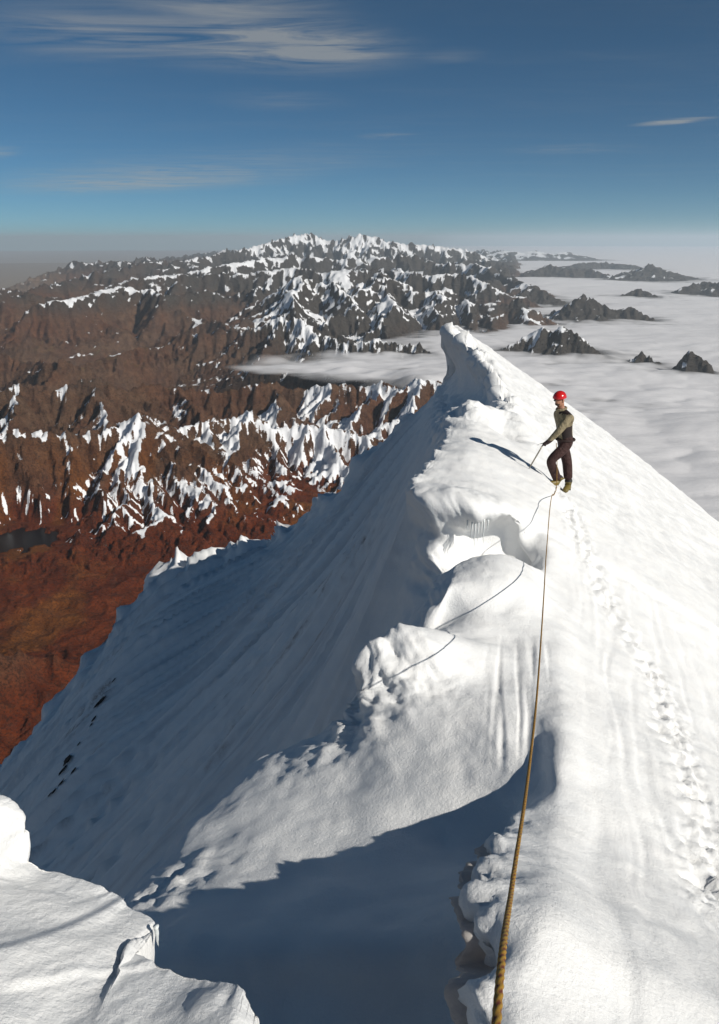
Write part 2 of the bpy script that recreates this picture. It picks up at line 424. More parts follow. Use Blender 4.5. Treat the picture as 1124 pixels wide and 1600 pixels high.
H, owner, east, west = land(TX, TY); H0 = H.copy()
core = corey(TX, TY)
AREA = np.zeros_like(H)
wet = np.zeros_like(H)
for (x0, x1, y0, y1, cell, its, K, talus, rough_a, edge_) in [(-23000, 17000, 8000, 46000, 85.0, 46, 0.040, 1.15, 40, 1800), (-7000, 3800, 3000, 12600, 22.0, 64, 0.042, 1.2, 14, 700)]:
    gx_ = np.arange(x0, x1, cell); gy_ = np.arange(y0, y1, cell); GX_, GY_ = np.meshgrid(gx_, gy_)
    h0, o_, e_, w_ = land(GX_, GY_)
    h1 = h0 + rough_a * fbm(GX_ / (cell * 9), GY_ / (cell * 9), 4, 180, 0.6)
    h1, ar = carve(h1, cell, its, K, talus, -1545.0)
    dlt = sample(h1 - h0, x0, y0, cell, TX, TY) * np.where(owner > 0, 0.45, 1.0); la = sample(blur(np.log10(ar), 1), x0, y0, cell, TX, TY)
    w = smooth(x0, x0 + edge_, TX) * smooth(x1, x1 - edge_, TX) * smooth(y0, y0 + edge_, TY) * smooth(y1, y1 - edge_, TY)
    if cell < 50: H = H * (1 - w) + (H0 + dlt) * w; wet = wet * (1 - w) + la * w
    else: H = H + dlt * w; wet = la * w
def grad(H):
    gr = np.gradient(H, axis=0) / np.gradient(RG, axis=0); gt = np.gradient(H, axis=1) / (np.gradient(TH, axis=1) * RG)
    return gr * np.sin(TH) + gt * np.cos(TH), gr * np.cos(TH) - gt * np.sin(TH)
lodf = np.clip(RG / 6000, 0.75, 4.5)
gx, gy = grad(H); slope = np.hypot(gx, gy); gx = blur(gx, 2); gy = blur(gy, 2)
# finer ribs and gullies that follow the carved slopes
gully = np.zeros_like(H); band2 = np.zeros_like(H)
for lo, hi, wl in [(0, 7600, 150.0), (7600, 12500, 230.0), (12500, 22000, 420.0), (22000, 90000, 900.0)]:
    m = (RG >= lo * 0.86) & (RG < hi * 1.14)
    w = smooth(lo * 0.86, lo * 1.14 + 1, RG[m]) * smooth(hi * 1.14, hi * 0.86, RG[m])
    if lo == 0: w = smooth(hi * 1.14, hi * 0.86, RG[m])
    e = erosion(TX[m], TY[m], gx[m], gy[m], 1 / wl, 4, seed=200)
    sl_ = np.clip(slope[m] / 0.6, 0, 1.2) ** 1.2
    gully[m] += w * e
    band2[m] += w * sl_ * wl * ((0.075 if lo == 0 else 0.11) * e + 0.09 * (ridged(TX[m] / wl * 2.6, TY[m] / wl * 2.6, 3, 230, 0.55) - 0.9))
H = H + band2
# nearest slopes at the lower left: a red spur and a dark cliff step
near_spur = ridge_field(*warped(TX, TY, 35.0, 300), P3([(-260, 1010, 2600), (-60, 1020, 2650), (30, 1024, 2680), (90, 1022, 2720), (160, 1035, 2700), (330, 1010, 2700)]), 0.85)
H = smax(H, near_spur + 26 * (ridged(TX / 140, TY / 140, 4, 310) - 0.9), 25)
vf_ = smooth(5200, 4300, RG) * smooth(-1480, -1540, H)
H = H + vf_ * (26 * fbm(TX / 420, TY / 420, 4, 312) + 10 * (ridged(TX / 130, TY / 130, 3, 314) - 0.8))
# lake basin
LK = far(24, 847, 4280); LAKE_Z = LK.z - 4
lr = np.hypot((TX - LK.x) / 190, (TY - LK.y) / 190) + 0.6 * fbm(TX / 170, TY / 170, 4, 320)
H = np.where(lr < 2.6, H * smooth(1.5, 2.6, lr) + np.maximum(np.minimum(H, LAKE_Z + 14), LAKE_Z + 3) * (1 - smooth(1.5, 2.6, lr)), H)
H = np.where(lr < 1.0, np.minimum(H, LAKE_Z - 2 - 18 * (1 - lr)), H)

gx, gy = grad(H); slope = np.hypot(gx, gy)
conc = blur(H, 4) - H                                              # > 0 in hollows
conc_n = conc / (lodf * 6.0)
rough = fbm(TX / (70 * lodf), TY / (70 * lodf), 4, 330)
# where snow lies
line = np.interp(RG, [0, 4500, 5600, 6300, 7600, 8800, 12000, 20000, 40000], [-1340, -1330, -1240, -1150, -1110, -1200, -1130, -930, -700])
line = line - 90 * smooth(math.radians(-9), math.radians(-1), TH) * smooth(7800, 6500, RG)
line = line + 110 * smooth(math.radians(-1.5), math.radians(-17), TH) * smooth(6000, 9000, RG) - 110 * core * smooth(8300, 9500, RG)
line = line + 70 * smooth(math.radians(-9), math.radians(-20), TH) * smooth(6000, 4000, RG)
gbx, gby = blur(gx, 12), blur(gy, 12); sb = np.hypot(gbx, gby)
sunface = (-gbx * SUN.x - gby * SUN.y) / (sb + 0.08) / 0.82
strata = np.sin((H + 25 * rough + 0.05 * TX) / (9.0 * lodf))
fields = fbm(TX / 900, TY / 900, 3, 336)
hgt = np.clip((H - line) / 170.0, -3, 2.0)
gn = gully / 0.35
steep = blur(slope, 1); steep = np.where(RG < 7500, blur(slope, 4), steep)
fr_ = smooth(8000, 14000, RG); nr_ = smooth(8200, 6000, RG)
fields = fields + nr_ * 0.7 * fbm(TX / 420 + 5, TY / 420, 2, 338)
snow = (0.60 - 0.22 * fr_ - 0.12 * nr_) * hgt + 0.10 * conc_n - (1.1 + 0.9 * fr_) * (steep - 0.72) - (0.22 - 0.16 * nr_) * gn + (0.18 - 0.14 * nr_) * (wet - 1.2) + (0.25 - 0.13 * nr_) * rough - 0.52 * (1 - nr_) * sunface + 0.60 * nr_ * gbx / (sb + 0.08) + 0.55 * fields + 0.2 * strata * smooth(8000, 9500, RG)
# how much of each belt is white in the photograph: (left, right) shares
Rk = [4900, 6600, 8600, 10500, 14000, 20000, 34000]
share = [(0.46, 0.62), (0.18, 0.46), (0.10, 0.36), (0.22, 0.42), (0.26, 0.42), (0.28, 0.44), (0.32, 0.46)]
fl_ = [-1430, -1430, -1400, -1330, -1300, -1250, -1100]
qs = []
for r_, fz, sh_ in zip(Rk, fl_, share):
    row = []
    for k_, sel in enumerate([TH < math.radians(-7), (TH > math.radians(-6)) & (TH < math.radians(11))]):
        z_ = sel & (np.abs(np.log(RG / r_)) < 0.14) & (H > fz) & (owner == 0)
        row.append(np.quantile(snow[z_], 1 - sh_[k_]) if z_.sum() > 50 else 0.5)
    qs.append(row)
qs = np.array(qs); lg = np.log(RG)
bl = np.interp(lg, np.log(Rk), qs[:, 0]); br = np.interp(lg, np.log(Rk), qs[:, 1])
wr_ = smooth(math.radians(-11), math.radians(-3), TH)
snow = np.where(owner > 0, snow, (snow - (bl * (1 - wr_) + br * wr_)) * 1.05 + 0.45)
snow = snow - 2.0 * smooth(-1425, -1525, H) * smooth(7000, 6000, RG)
isl_m = owner > 0
for i_, sh_ in enumerate([0.30, 0.10, 0.10, 0.06, 0.04, 0.22, 0.03, 0.5, 0.03, 0.03, 0.05]):
    z_ = (owner == i_ + 1) & (H > CLOUD_Z)
    if z_.sum() > 20: snow = np.where(owner == i_ + 1, (snow - np.quantile(snow[z_], 1 - sh_)) * 1.0 + 0.45, snow)
snow = np.where(RG < 3900, snow - 3, snow)
snow = smooth(0.05, 0.85, snow) * (1 - smooth(0.2, 0.6, west * smooth(14000, 20000, RG)))
# thin tongues of snow that run out over the scree below the near ridge
m = (RG > 3900) & (RG < 5300)
bx8, by8 = blur(gx, 14), blur(gy, 14)
ef = erosion(TX[m], TY[m], bx8[m], by8[m], 1 / 95.0, 3, seed=900)
tong = np.zeros_like(H)
Hm = H[m]
tong[m] = smooth(0.02, 0.24, -ef + 0.22 * fbm(TX[m] / 420, TY[m] / 420, 3, 345) - 0.28 * smooth(-1420, -1545, Hm)) * smooth(4000, 4200, RG[m]) * smooth(-1560, -1520, Hm) * smooth(-1330, -1400, Hm) * smooth(0.08, 0.2, np.hypot(bx8, by8)[m])
snow = np.maximum(snow, tong * 0.9)
# rock colour: red valley, brown hills, grey high rock
grey = np.clip(smooth(8000, 9000, RG) * np.clip(0.1 + 1.1 * core, 0, 1) + 0.75 * smooth(-1250, -950, H) + isl_m * 1.0 + 0.25 * rough, 0, 1)
red = np.clip(smooth(6800, 4200, RG) * smooth(-1300, -1500, H) + 0.2 * rough, 0, 1)
ochre = np.clip(smooth(0.1, 0.6, fbm(TX / 900, TY / 900, 4, 350) + 0.15) * smooth(0.5, 0.2, slope) * smooth(5200, 7500, RG), 0, 1)
orange = np.clip(smooth(-0.05, 0.5, fbm(TX / 380, TY / 700, 4, 352)), 0, 1) * smooth(5200, 4600, RG) * smooth(2750, 3000, RG)

t = NT('mountain_rock_and_snow'); v = t.obj()
nA = t.noise(0.008, 8, 0.65, v); nB = t.noise(0.03, 8, 0.68, v); nD = t.noise(0.11, 6, 0.7, v); nC = t.noise(0.004, 10, 0.7, t.mapv(v, (1, 1, 2.2)), 0.6)
brown = t.mix(t.rng(nA, 0.3, 0.7), (0.082, 0.043, 0.025), (0.200, 0.116, 0.068))
redc = t.mix(t.rng(nA, 0.3, 0.7), (0.095, 0.0150, 0.0035), (0.215, 0.046, 0.011))
greyc = t.mix(t.rng(nB, 0.3, 0.7), (0.040, 0.036, 0.032), (0.110, 0.096, 0.080))
nE = t.noise(0.0011, 5, 0.6, v)
brown = t.mix(t.rng(nE, 0.42, 0.62, 0.0, 0.75), brown, t.mix(t.rng(nA, 0.3, 0.7), (0.085, 0.030, 0.014), (0.20, 0.085, 0.042)))
c = t.mix(t.attr('red'), brown, redc)
c = t.mix(t.math('MULTIPLY', t.attr('orange'), 0.85), c, t.mix(t.rng(nA, 0.3, 0.7), (0.15, 0.045, 0.009), (0.27, 0.100, 0.022)))
c = t.mix(t.math('MULTIPLY', t.attr('ochre'), 0.75), c, (0.190, 0.125, 0.048))
c = t.mix(t.attr('grey'), c, greyc)
c = t.mix(t.rng(nB, 0.52, 0.72, 0.0, 0.75), c, (0.022, 0.015, 0.012))
c = t.mix(t.rng(nD, 0.47, 0.66, 0.0, 0.85), c, (0.020, 0.014, 0.011))
c = t.mix(t.attr('plain'), c, (0.25, 0.205, 0.162))
sn = t.math('ADD', t.attr('snow'), t.math('ADD', t.math('MULTIPLY', t.math('SUBTRACT', nB, 0.5), 1.1), t.math('MULTIPLY', t.math('SUBTRACT', nD, 0.5), 1.3)))
sn = t.rng(sn, 0.44, 0.56)
c = t.mix(sn, c, (0.80, 0.81, 0.83))
bs = t.mix(sn, (0.9, 0.9, 0.9), (0.18, 0.18, 0.18))
bp = t.n('ShaderNodeBump'); bp.inputs['Distance'].default_value = 90.0; t.l(nC, bp.inputs['Height']); t.l(t.math('MULTIPLY', bs, 1.0), bp.inputs['Strength'])
b2_ = t.n('ShaderNodeBump'); b2_.inputs['Distance'].default_value = 16.0; t.l(nB, b2_.inputs['Height']); t.l(bs, b2_.inputs['Strength']); t.l(bp.outputs[0], b2_.inputs['Normal'])
t.bsdf(c, 0.88, b2_.outputs[0], Specular_IOR_Level=0.1)
M_ROCK = t.m

Vt = np.stack([TX, TY, H], -1)
fm = lambda a: a[:-1, :-1] | a[1:, :-1] | a[:-1, 1:] | a[1:, 1:]
vis = H > CLOUD_Z - 160
land = np.ones_like(vis)
buried = (H < CLOUD_Z - 160) & (east > 0.5)
plainm = west * smooth(14000, 22000, RG)
at_ = {'orange': orange, 'plain': plainm, 'snow': snow, 'grey': grey, 'red': red, 'ochre': ochre}
ofc = owner[:-1, :-1]
vf = fm(vis)
main = fm(~buried) & ~((ofc > 0) & vf)
link('mountain_range', grid_mesh('mountain_range', Vt, NTH, NRR, main, at_), M_ROCK, kind='structure',
     label='brown valley and snow streaked mountain range filling the left and centre distance', category='mountains')
for i, (nm, lb, _, _) in enumerate(ISL):
    k = (ofc == i + 1) & vf
    if k.sum() < 4: continue
    link(nm, grid_mesh(nm, Vt, NTH, NRR, k, at_), M_ROCK, kind='structure', label=lb, category='mountain')

# plain ground far below everything, out past the horizon
def disc(name, r, z, n=96):
    me = bpy.data.meshes.new(name)
    vs_ = [(0, 0, z)] + [(r * math.sin(2 * math.pi * i / n), r * math.cos(2 * math.pi * i / n), z) for i in range(n)]
    me.from_pydata(vs_, [], [(0, 1 + (i + 1) % n, 1 + i) for i in range(n)]); return me
t = NT('plain_earth'); v = t.obj()
t.bsdf(t.mix(t.rng(t.noise(0.0004, 6, 0.6, v), 0.3, 0.7), (0.20, 0.16, 0.125), (0.30, 0.25, 0.20)), 0.9)
link('ground', disc('ground', 200000, -2340), t.m, kind='structure', label='hazy brown plain far below on the left horizon', category='plain')

# lake
me = bpy.data.meshes.new('lake'); n = 60
me.from_pydata([(LK.x + 420 * math.sin(2 * math.pi * i / n), LK.y + 400 * math.cos(2 * math.pi * i / n), LAKE_Z - 0.5) for i in range(n)], [], [tuple(range(n - 1, -1, -1))])
t = NT('lake_water'); v = t.obj()
t.bsdf((0.004, 0.006, 0.008), 0.3, None, Specular_IOR_Level=0.12)
link('lake', me, t.m, kind='structure', label='dark lake in the red valley at the left edge', category='lake')

# sea of cloud
nt2, nr2 = 560, 620
cth = np.linspace(math.radians(-35), math.radians(38), nt2); crr = np.exp(np.linspace(math.log(2300.0), math.log(190000.0), nr2))
CT, CR = np.meshgrid(cth, crr); CX, CY = CR * np.sin(CT), CR * np.cos(CT)
lod = np.clip(CR / 9000, 0.6, 10)
bw = smooth(60000, 25000, CR)
CZ = CLOUD_Z + 38 * fbm(CX / 2600, CY / 1500, 4, 400, 0.55) * bw + 34 * np.abs(fbm(CX / 950, CY / 600, 3, 410)) * smooth(16000, 6000, CR) + 30 * fbm(CX / 9000, CY / 6000, 3, 420) * bw
swl = smooth(0.25, 0.75, fbm(CX / 1500 + 3, CY / 900, 3, 425)) * smooth(12000, 6000, CR)
CZ += 60 * swl
# height of the land below, looked up on the polar grid
fi = np.clip((np.log(CR) - math.log(RR[0])) / (math.log(RR[-1]) - math.log(RR[0])) * (NRR - 1), 0, NRR - 1.001)
fj = np.clip((CT - th[0]) / (th[-1] - th[0]) * (NTH - 1), 0, NTH - 1.001)
Hs = blur(H, 2)
i0 = fi.astype(int); j0 = fj.astype(int); a1 = fi - i0; b1_ = fj - j0
HL = Hs[i0, j0] * (1 - a1) * (1 - b1_) + Hs[i0 + 1, j0] * a1 * (1 - b1_) + Hs[i0, j0 + 1] * (1 - a1) * b1_ + Hs[i0 + 1, j0 + 1] * a1 * b1_
HL = np.where(CR > RR[-1], -2300, HL)
cb = np.interp(CY, [0, 3000, 6500, 7400, 8300, 9200, 10000, 12500, 27000, 45000, 80000, 190000], [900, 950, 1300, 300, -850, -400, 500, 1700, 4200, 7200, 9500, 16000])
reach = smooth(-700, 500, CX - cb + 260 * fbm(CX / 800, CY / 800, 3, 430))
thick = np.clip((CZ - HL) / 120.0, 0, 6) * reach
wisp = 0.75 + 0.5 * fbm(CX / 500, CY / 260, 4, 440)
opac = 1 - np.exp(-thick * wisp * 1.2)
opac = np.where(HL > CZ + 30, 0, opac)
t = NT('cloud'); v = t.obj()
nB = t.noise(0.0035, 6, 0.6, t.mapv(v, (0.6, 1.3, 1)))
cl = t.n('ShaderNodeBsdfDiffuse'); cl.inputs['Color'].default_value = (0.68, 0.675, 0.69, 1)
t.l(t.bump(nB, 26.0, 0.55), cl.inputs['Normal'])
tr = t.n('ShaderNodeBsdfTransparent'); mx = t.n('ShaderNodeMixShader')
t.l(t.rng(t.attr('opac'), 0.02, 0.9), mx.inputs[0]); t.l(tr.outputs[0], mx.inputs[1]); t.l(cl.outputs[0], mx.inputs[2]); t.l(mx.outputs[0], t.out.inputs[0])
kc = fm(opac > 0.01)
link('sea_of_clouds', grid_mesh('sea_of_clouds', np.stack([CX, CY, CZ], -1), nt2, nr2, kc, {'opac': opac}), t.m, kind='stuff',
     label='grey white sea of cloud filling the lowlands on the right', category='clouds')
# ------------------------------------------------------------------ the snow ridge
def pchip(xk, yk, x):
    """monotone cubic along axis 0; yk (n, ...)"""
    h = np.diff(xk); sh = (len(h),) + (1,) * (yk.ndim - 1)
    d = np.diff(yk, axis=0) / h.reshape(sh)
    m = np.zeros_like(yk)
    a, b = d[:-1], d[1:]
    w1 = (2 * h[1:] + h[:-1]).reshape((-1,) + (1,) * (yk.ndim - 1)); w2 = (h[1:] + 2 * h[:-1]).reshape((-1,) + (1,) * (yk.ndim - 1))
    with np.errstate(divide='ignore', invalid='ignore'):
        hm = (w1 + w2) / (w1 / a + w2 / b)
    m[1:-1] = np.where(a * b > 0, hm, 0); m[0] = d[0]; m[-1] = d[-1]
    m = np.nan_to_num(m)
    i = np.clip(np.searchsorted(xk, x) - 1, 0, len(h) - 1)
    t = ((x - xk[i]) / h[i]).reshape((-1,) + (1,) * (yk.ndim - 1)); hh = h[i].reshape(t.shape)
    return ((1 + 2 * t) * (1 - t) ** 2 * yk[i] + t * (1 - t) ** 2 * hh * m[i] + t * t * (3 - 2 * t) * yk[i + 1] + t * t * (t - 1) * hh * m[i + 1])
def cmix(xk, yk, x, k=0.5):
    """blend of monotone and Catmull-Rom"""
    m = np.gradient(yk, xk, axis=0)
    h = np.diff(xk); i = np.clip(np.searchsorted(xk, x) - 1, 0, len(h) - 1)
    t = ((x - xk[i]) / h[i]).reshape((-1,) + (1,) * (yk.ndim - 1)); hh = h[i].reshape(t.shape)
    cr = ((1 + 2 * t) * (1 - t) ** 2 * yk[i] + t * (1 - t) ** 2 * hh * m[i] + t * t * (3 - 2 * t) * yk[i + 1] + t * t * (t - 1) * hh * m[i + 1])
    return k * cr + (1 - k) * pchip(xk, yk, x)

FALL = Vector((-0.63, -0.16, -0.76)).normalized()
STEEP = Vector((-0.40, -0.12, -0.91)).normalized()
FLEN = [64, 42, 25, 15, 6]
# each row: lip/crest points from the face top (c4) to the crest (c9), as measured pixels with their distance
ROWS = [
 # slope on the right, [c4..c9]
 (0.55, [(20, 1700, 3.3), (120, 1650, 3.25), (450, 1600, 3.2), (775, 1612, 2.95), (747, 1600, 2.00), (800, 1600, 1.95)]),
 (0.55, [(110, 1540, 3.8), (170, 1500, 3.75), (480, 1480, 3.6), (802, 1484, 3.35), (752, 1445, 2.57), (835, 1440, 2.50)]),
 (0.55, [(180, 1425, 4.9), (212, 1396, 4.8), (480, 1400, 4.20), (806, 1392, 4.0), (764, 1345, 3.52), (852, 1342, 3.48)]),
 (0.55, [(235, 1362, 5.6), (268, 1328, 5.5), (520, 1300, 5.15), (805, 1316, 4.72), (802, 1280, 4.40), (862, 1275, 4.35)]),
 (0.55, [(330, 1265, 6.55), (365, 1232, 6.45), (570, 1210, 5.85), (795, 1225, 5.25), (840, 1225, 5.12), (875, 1215, 5.0)]),
 (0.55, [(420, 1198, 7.1), (455, 1166, 7.0), (620, 1122, 6.4), (770, 1120, 6.1), (830, 1130, 6.05), (875, 1128, 6.0)]),
 (0.56, [(536, 1138, 7.1), (562, 1098, 6.9), (650, 1062, 6.7), (750, 1066, 6.8), (820, 1070, 6.8), (870, 1072, 6.8)]),
 (0.57, [(552, 1095, 7.15), (574, 1006, 7.05), (635, 988, 7.15), (730, 1008, 7.3), (800, 1028, 7.4), (866, 1038, 7.4)]),
 (0.58, [(560, 1082, 7.7), (605, 1012, 7.5), (668, 992, 7.6), (735, 992, 7.8), (795, 1000, 7.9), (864, 1008, 7.9)]),
 (0.58, [(600, 1046, 8.3), (650, 1004, 8.2), (692, 982, 8.3), (745, 965, 8.3), (795, 965, 8.35), (862, 980, 8.4)]),
 (0.59, [(640, 1000, 8.95), (692, 925, 8.6), (714, 912, 8.7), (770, 905, 8.8), (825, 920, 8.9), (860, 950, 9.0)]),
 (0.60, [(644, 962, 9.75), (696, 897, 9.35), (720, 880, 9.45), (775, 866, 9.5), (824, 882, 9.6), (858, 905, 9.8)]),
 (0.60, [(640, 935, 10.5), (700, 902, 10.1), (740, 905, 10.1), (790, 890, 10.2), (822, 892, 10.3), (855, 865, 10.7)]),
 (0.61, [(637, 892, 11.1), (676, 864, 10.55), (740, 868, 11.2), (788, 866, 11.3), (820, 856, 10.95), (852, 836, 11.2)]),
 (0.61, [(634, 850, 11.4), (690, 830, 10.65), (738, 828, 11.25), (788, 822, 11.3), (815, 834, 11.1), (850, 828, 11.4)]),
 (0.61, [(632, 812, 11.5), (676, 806, 10.45), (735, 806, 10.35), (792, 804, 10.55), (815, 818, 11.05), (850, 816, 11.5)]),
 (0.62, [(632, 788, 11.6), (646, 770, 10.85), (718, 774, 10.55), (780, 782, 10.75), (808, 792, 11.3), (848, 800, 11.9)]),
 (0.62, [(638, 768, 12.0), (664, 742, 12.0), (720, 745, 12.0), (770, 755, 12.2), (805, 766, 12.4), (846, 775, 12.7)]),
 (0.63, [(660, 730, 13.4), (690, 707, 13.4), (725, 708, 13.4), (765, 722, 13.4), (800, 734, 13.5), (836, 745, 13.6)]),
 (0.64, [(682, 702, 15.2), (705, 685, 15.2), (735, 684, 15.2), (765, 690, 15.2), (795, 699, 15.2), (826, 712, 15.2)]),
 (0.65, [(686, 680, 17.0), (708, 652, 17.0), (736, 640, 17.0), (764, 650, 17.1), (790, 676, 17.2), (816, 682, 17.2)]),
 (0.65, [(688, 668, 18.3), (712, 645, 18.3), (744, 630, 18.2), (766, 642, 18.2), (790, 660, 18.3), (812, 664, 18.3)]),
 (0.66, [(688, 665, 19.8), (708, 652, 19.8), (742, 650, 19.8), (770, 648, 19.8), (796, 644, 19.8), (810, 645, 19.9)]),
 (0.66, [(680, 662, 22.3), (706, 652, 22.0), (738, 652, 21.5), (766, 645, 21.2), (787, 626, 21.2), (800, 622, 21.5)]),
 (0.66, [(676, 655, 26.5), (704, 643, 26.0), (734, 640, 25.5), (757, 620, 25.4), (768, 590, 25.2), (782, 588, 25.5)]),
 (0.67, [(675, 645, 31.5), (703, 630, 31.0), (722, 618, 30.3), (735, 590, 30.0), (744, 555, 29.6), (762, 554, 30.0)]),
 (0.676, [(675, 628, 37.0), (699, 610, 36.0), (716, 585, 35.0), (712, 560, 34.6), (704, 522, 34.1), (735, 526, 35.0)]),
 (0.676, [(680, 616, 40.0), (696, 600, 39.0), (713, 577, 38.2), (701, 553, 37.5), (693, 517, 36.8), (714, 510, 38.0)]),
]
LASTFACE = [(-330, 1600, 42.0), (-2, 1212, 46.0), (262, 886, 57.0), (424, 842, 53.0), (600, 690, 43.0)]
DX = [0.45, 1.3, 3.2, 7.0, 15.5, 40.0]
net = []
nR = len(ROWS)
for r, (sl, pts) in enumerate(ROWS):
    c = [at(*p) for p in pts]
    if r == nR - 1:
        face = [at(*p) for p in LASTFACE]
    else:
        k = max(0.0, (r - 18) / (nR - 1 - 18.0)) ** 1.5
        last4 = at(*ROWS[-1][1][0])
        face = []
        for L_, p in zip(FLEN, LASTFACE):
            a = c[0] + STEEP * min(L_, 6) + FALL * max(L_ - 6, 0); b = c[0] + (at(*p) - last4)
            face.append(a.lerp(b, k))
    right = []
    for i, dx in enumerate(DX):
        z = c[-1].z - sl * dx - (0.004 * dx * dx if dx > 10 else 0)
        right.append(Vector((c[-1].x + dx, c[-1].y - (0.02 * dx if dx < 20 else 0), z)))
    net.append(face + c + right)
def shift(row, v, w=None):
    return [p + Vector(v) * (1.0 if w is None else w[i]) for i, p in enumerate(row)]
# towards and behind the camera the ridge climbs to the stance; beyond the last row it falls away
r0 = net[0]
near1 = [Vector((p.x - 0.15, p.y - 1.5, p.z + (0.55 if i >= 9 else 0.3))) for i, p in enumerate(r0)]
near2 = [Vector((p.x - 0.9, p.y - 4.5, p.z + (0.95 if i >= 9 else 0.8))) for i, p in enumerate(r0)]
near3 = [Vector((p.x - 1.6, p.y - 11.0, p.z + (0.9 if i >= 9 else 0.9))) for i, p in enumerate(r0)]
lastr = net[-1]
back1 = [p + Vector((0.2, 1.2, -0.9)) for p in lastr]
back2 = [p + Vector((1.5, 9.0, -14.0)) for p in lastr]
back3 = [p + Vector((4.0, 30.0, -60.0)) for p in lastr]
net = [near3, near2, near1] + net + [back1, back2, back3]
NET = np.array([[list(p) for p in row] for row in net])           # (rows, cols, 3)

def samples(lengths):
    out = [0.0]
    for i, n in enumerate(lengths): out += list(i + np.arange(1, n + 1) / n)
    return np.array(out)
nv = []
for r in range(len(net) - 1):
    Y = NET[r, 10, 1]; Y2 = NET[r + 1, 10, 1]; dy = max(np.abs(NET[r + 1, 9:12] - NET[r, 9:12]).max(), 0.2)
    res = 0.030 * max(1.0, 0.5 * (Y + Y2) / 7.0) if Y > 1 else 0.25
    if r >= len(net) - 4: res = 0.6
    nv.append(int(np.clip(dy / res, 5, 60)))
nu = [18, 34, 44, 34, 44, 30, 44, 40, 30, 26, 18, 32, 54, 56, 40, 12]
us = samples(nu); vs = samples(nv)
G = cmix(np.arange(NET.shape[0], dtype=float), NET, vs, 0.45)        # along the ridge
G = cmix(np.arange(NET.shape[1], dtype=float), G.transpose(1, 0, 2), us, 0.15).transpose(1, 0, 2)
NVv, NUu = G.shape[:2]
U = np.broadcast_to(us[None], (NVv, NUu)); Vv = np.broadcast_to(vs[:, None], (NVv, NUu)) - 3
def normals(G):
    du = np.gradient(G, axis=1); dv = np.gradient(G, axis=0)
    n = np.cross(du, dv); return n / (np.linalg.norm(n, axis=2, keepdims=True) + 1e-12)
def proj(P):
    d = P[..., 1] * CP - P[..., 2] * SP
    return 562 + F * P[..., 0] / d, 800 - F * (P[..., 1] * SP + P[..., 2] * CP) / d
Nn = normals(G)
X, Yy, Z = G[..., 0], G[..., 1], G[..., 2]
A = X + 0.55 * Z; B = Yy + 0.45 * Z + 0.2 * X
flank = smooth(5.3, 4.4, U)                                         # 1 on the shaded face
right_ = smooth(10.2, 11.2, U)
mound = (1 - flank) * (1 - right_)
farf = smooth(12, 30, Yy)
D = np.zeros_like(X)
# broad wind-shaped unevenness
D += 0.07 * fbm(A * 0.55, B * 0.55, 3, 1) * (mound + 0.35 * right_) * (1 + farf)
D += 0.016 * fbm(A * 2.4, B * 2.4, 3, 5) * (mound + 0.5 * right_)
D += 0.003 * fbm(A * 9, B * 9, 3, 8) * (1 - flank)
D += np.exp(-((U - 5.5) / 0.5) ** 2) * smooth(7, 9, Yy) * (0.13 * fbm(X * 1.3 + Yy, Z * 1.5, 4, 15) + 0.05 * fbm(X * 5 + Yy * 3, Z * 5, 3, 16))
# far cornice: broken edge
cor = np.exp(-((U - 9.0) / 0.8) ** 2) * smooth(17, 24, Yy)
D += cor * 0.45 * fbm(A * 1.1, B * 1.1, 4, 12)
# fluted, streaked face: ribs that run down the fall line
fl = np.array(FALL); e1 = np.cross(fl, [-0.77, 0, 0.64]); e1 /= np.linalg.norm(e1)
q = X * e1[0] + Yy * e1[1] + Z * e1[2]; s_ = X * fl[0] + Yy * fl[1] + Z * fl[2]
qw = q + 0.5 * fbm(s_ * 0.06, q * 0.3, 3, 20)
ribs = 1.3 * (0.34 * (ridged(qw * 0.42, s_ * 0.014, 3, 22) - 0.9) + 0.09 * fbm(qw * 1.5, s_ * 0.07, 3, 25) + 0.04 * fbm(qw * 4.5, s_ * 0.25, 3, 27))
D += flank * smooth(5.0, 4.0, U) * ribs
D += flank * (0.022 * fbm(q * 1.1, s_ * 0.9, 4, 29) + 0.02 * fbm(q * 5, s_ * 4, 3, 30))
D += flank * 0.22 * fbm(q * 0.10, s_ * 0.07, 2, 31)
# the ragged far edge of the face
edge = smooth(26.0, 27.0, Vv) * smooth(4.7, 3.6, U)
D += edge * 0.7 * fbm(s_ * 0.55, q * 0.2, 4, 33)
# crumbly lumps on the near block and along the slab's outer edge
def lump(px, py, Y, rad, amp, fr, seed):
    c = np.array(at(px, py, Y)); r2 = ((G - c) ** 2).sum(2)
    w = np.exp(-r2 / rad ** 2)
    b = ridged(A * fr + 3.1, B * fr - 1.7, 3, seed)
    b = fbm(A * fr + 3.1, B * fr - 1.7, 4, seed, 0.52)
    return w * amp * (b + 0.35)
D += lump(600, 1040, 6.95, 0.50, 0.13, 1.9, 40) + lump(590, 1085, 6.8, 0.40, 0.08, 3.4, 41) + lump(650, 1060, 6.8, 0.40, 0.05, 4.0, 46)
D += lump(560, 1120, 6.75, 0.45, 0.10, 3.2, 42) + lump(480, 1175, 6.4, 0.4, 0.05, 3.2, 43)
D += lump(255, 1370, 4.7, 0.36, 0.07, 4.0, 44) + lump(320, 1330, 5.0, 0.3, 0.04, 4.0, 45)
D += lump(720, 810, 10.7, 0.9, 0.09, 1.3, 47) + lump(690, 855, 10.6, 0.6, 0.08, 2.0, 48) + lump(750, 650, 17.6, 1.5, 0.16, 1.4, 49) + lump(790, 640, 20.3, 1.4, 0.16, 1.4, 50)
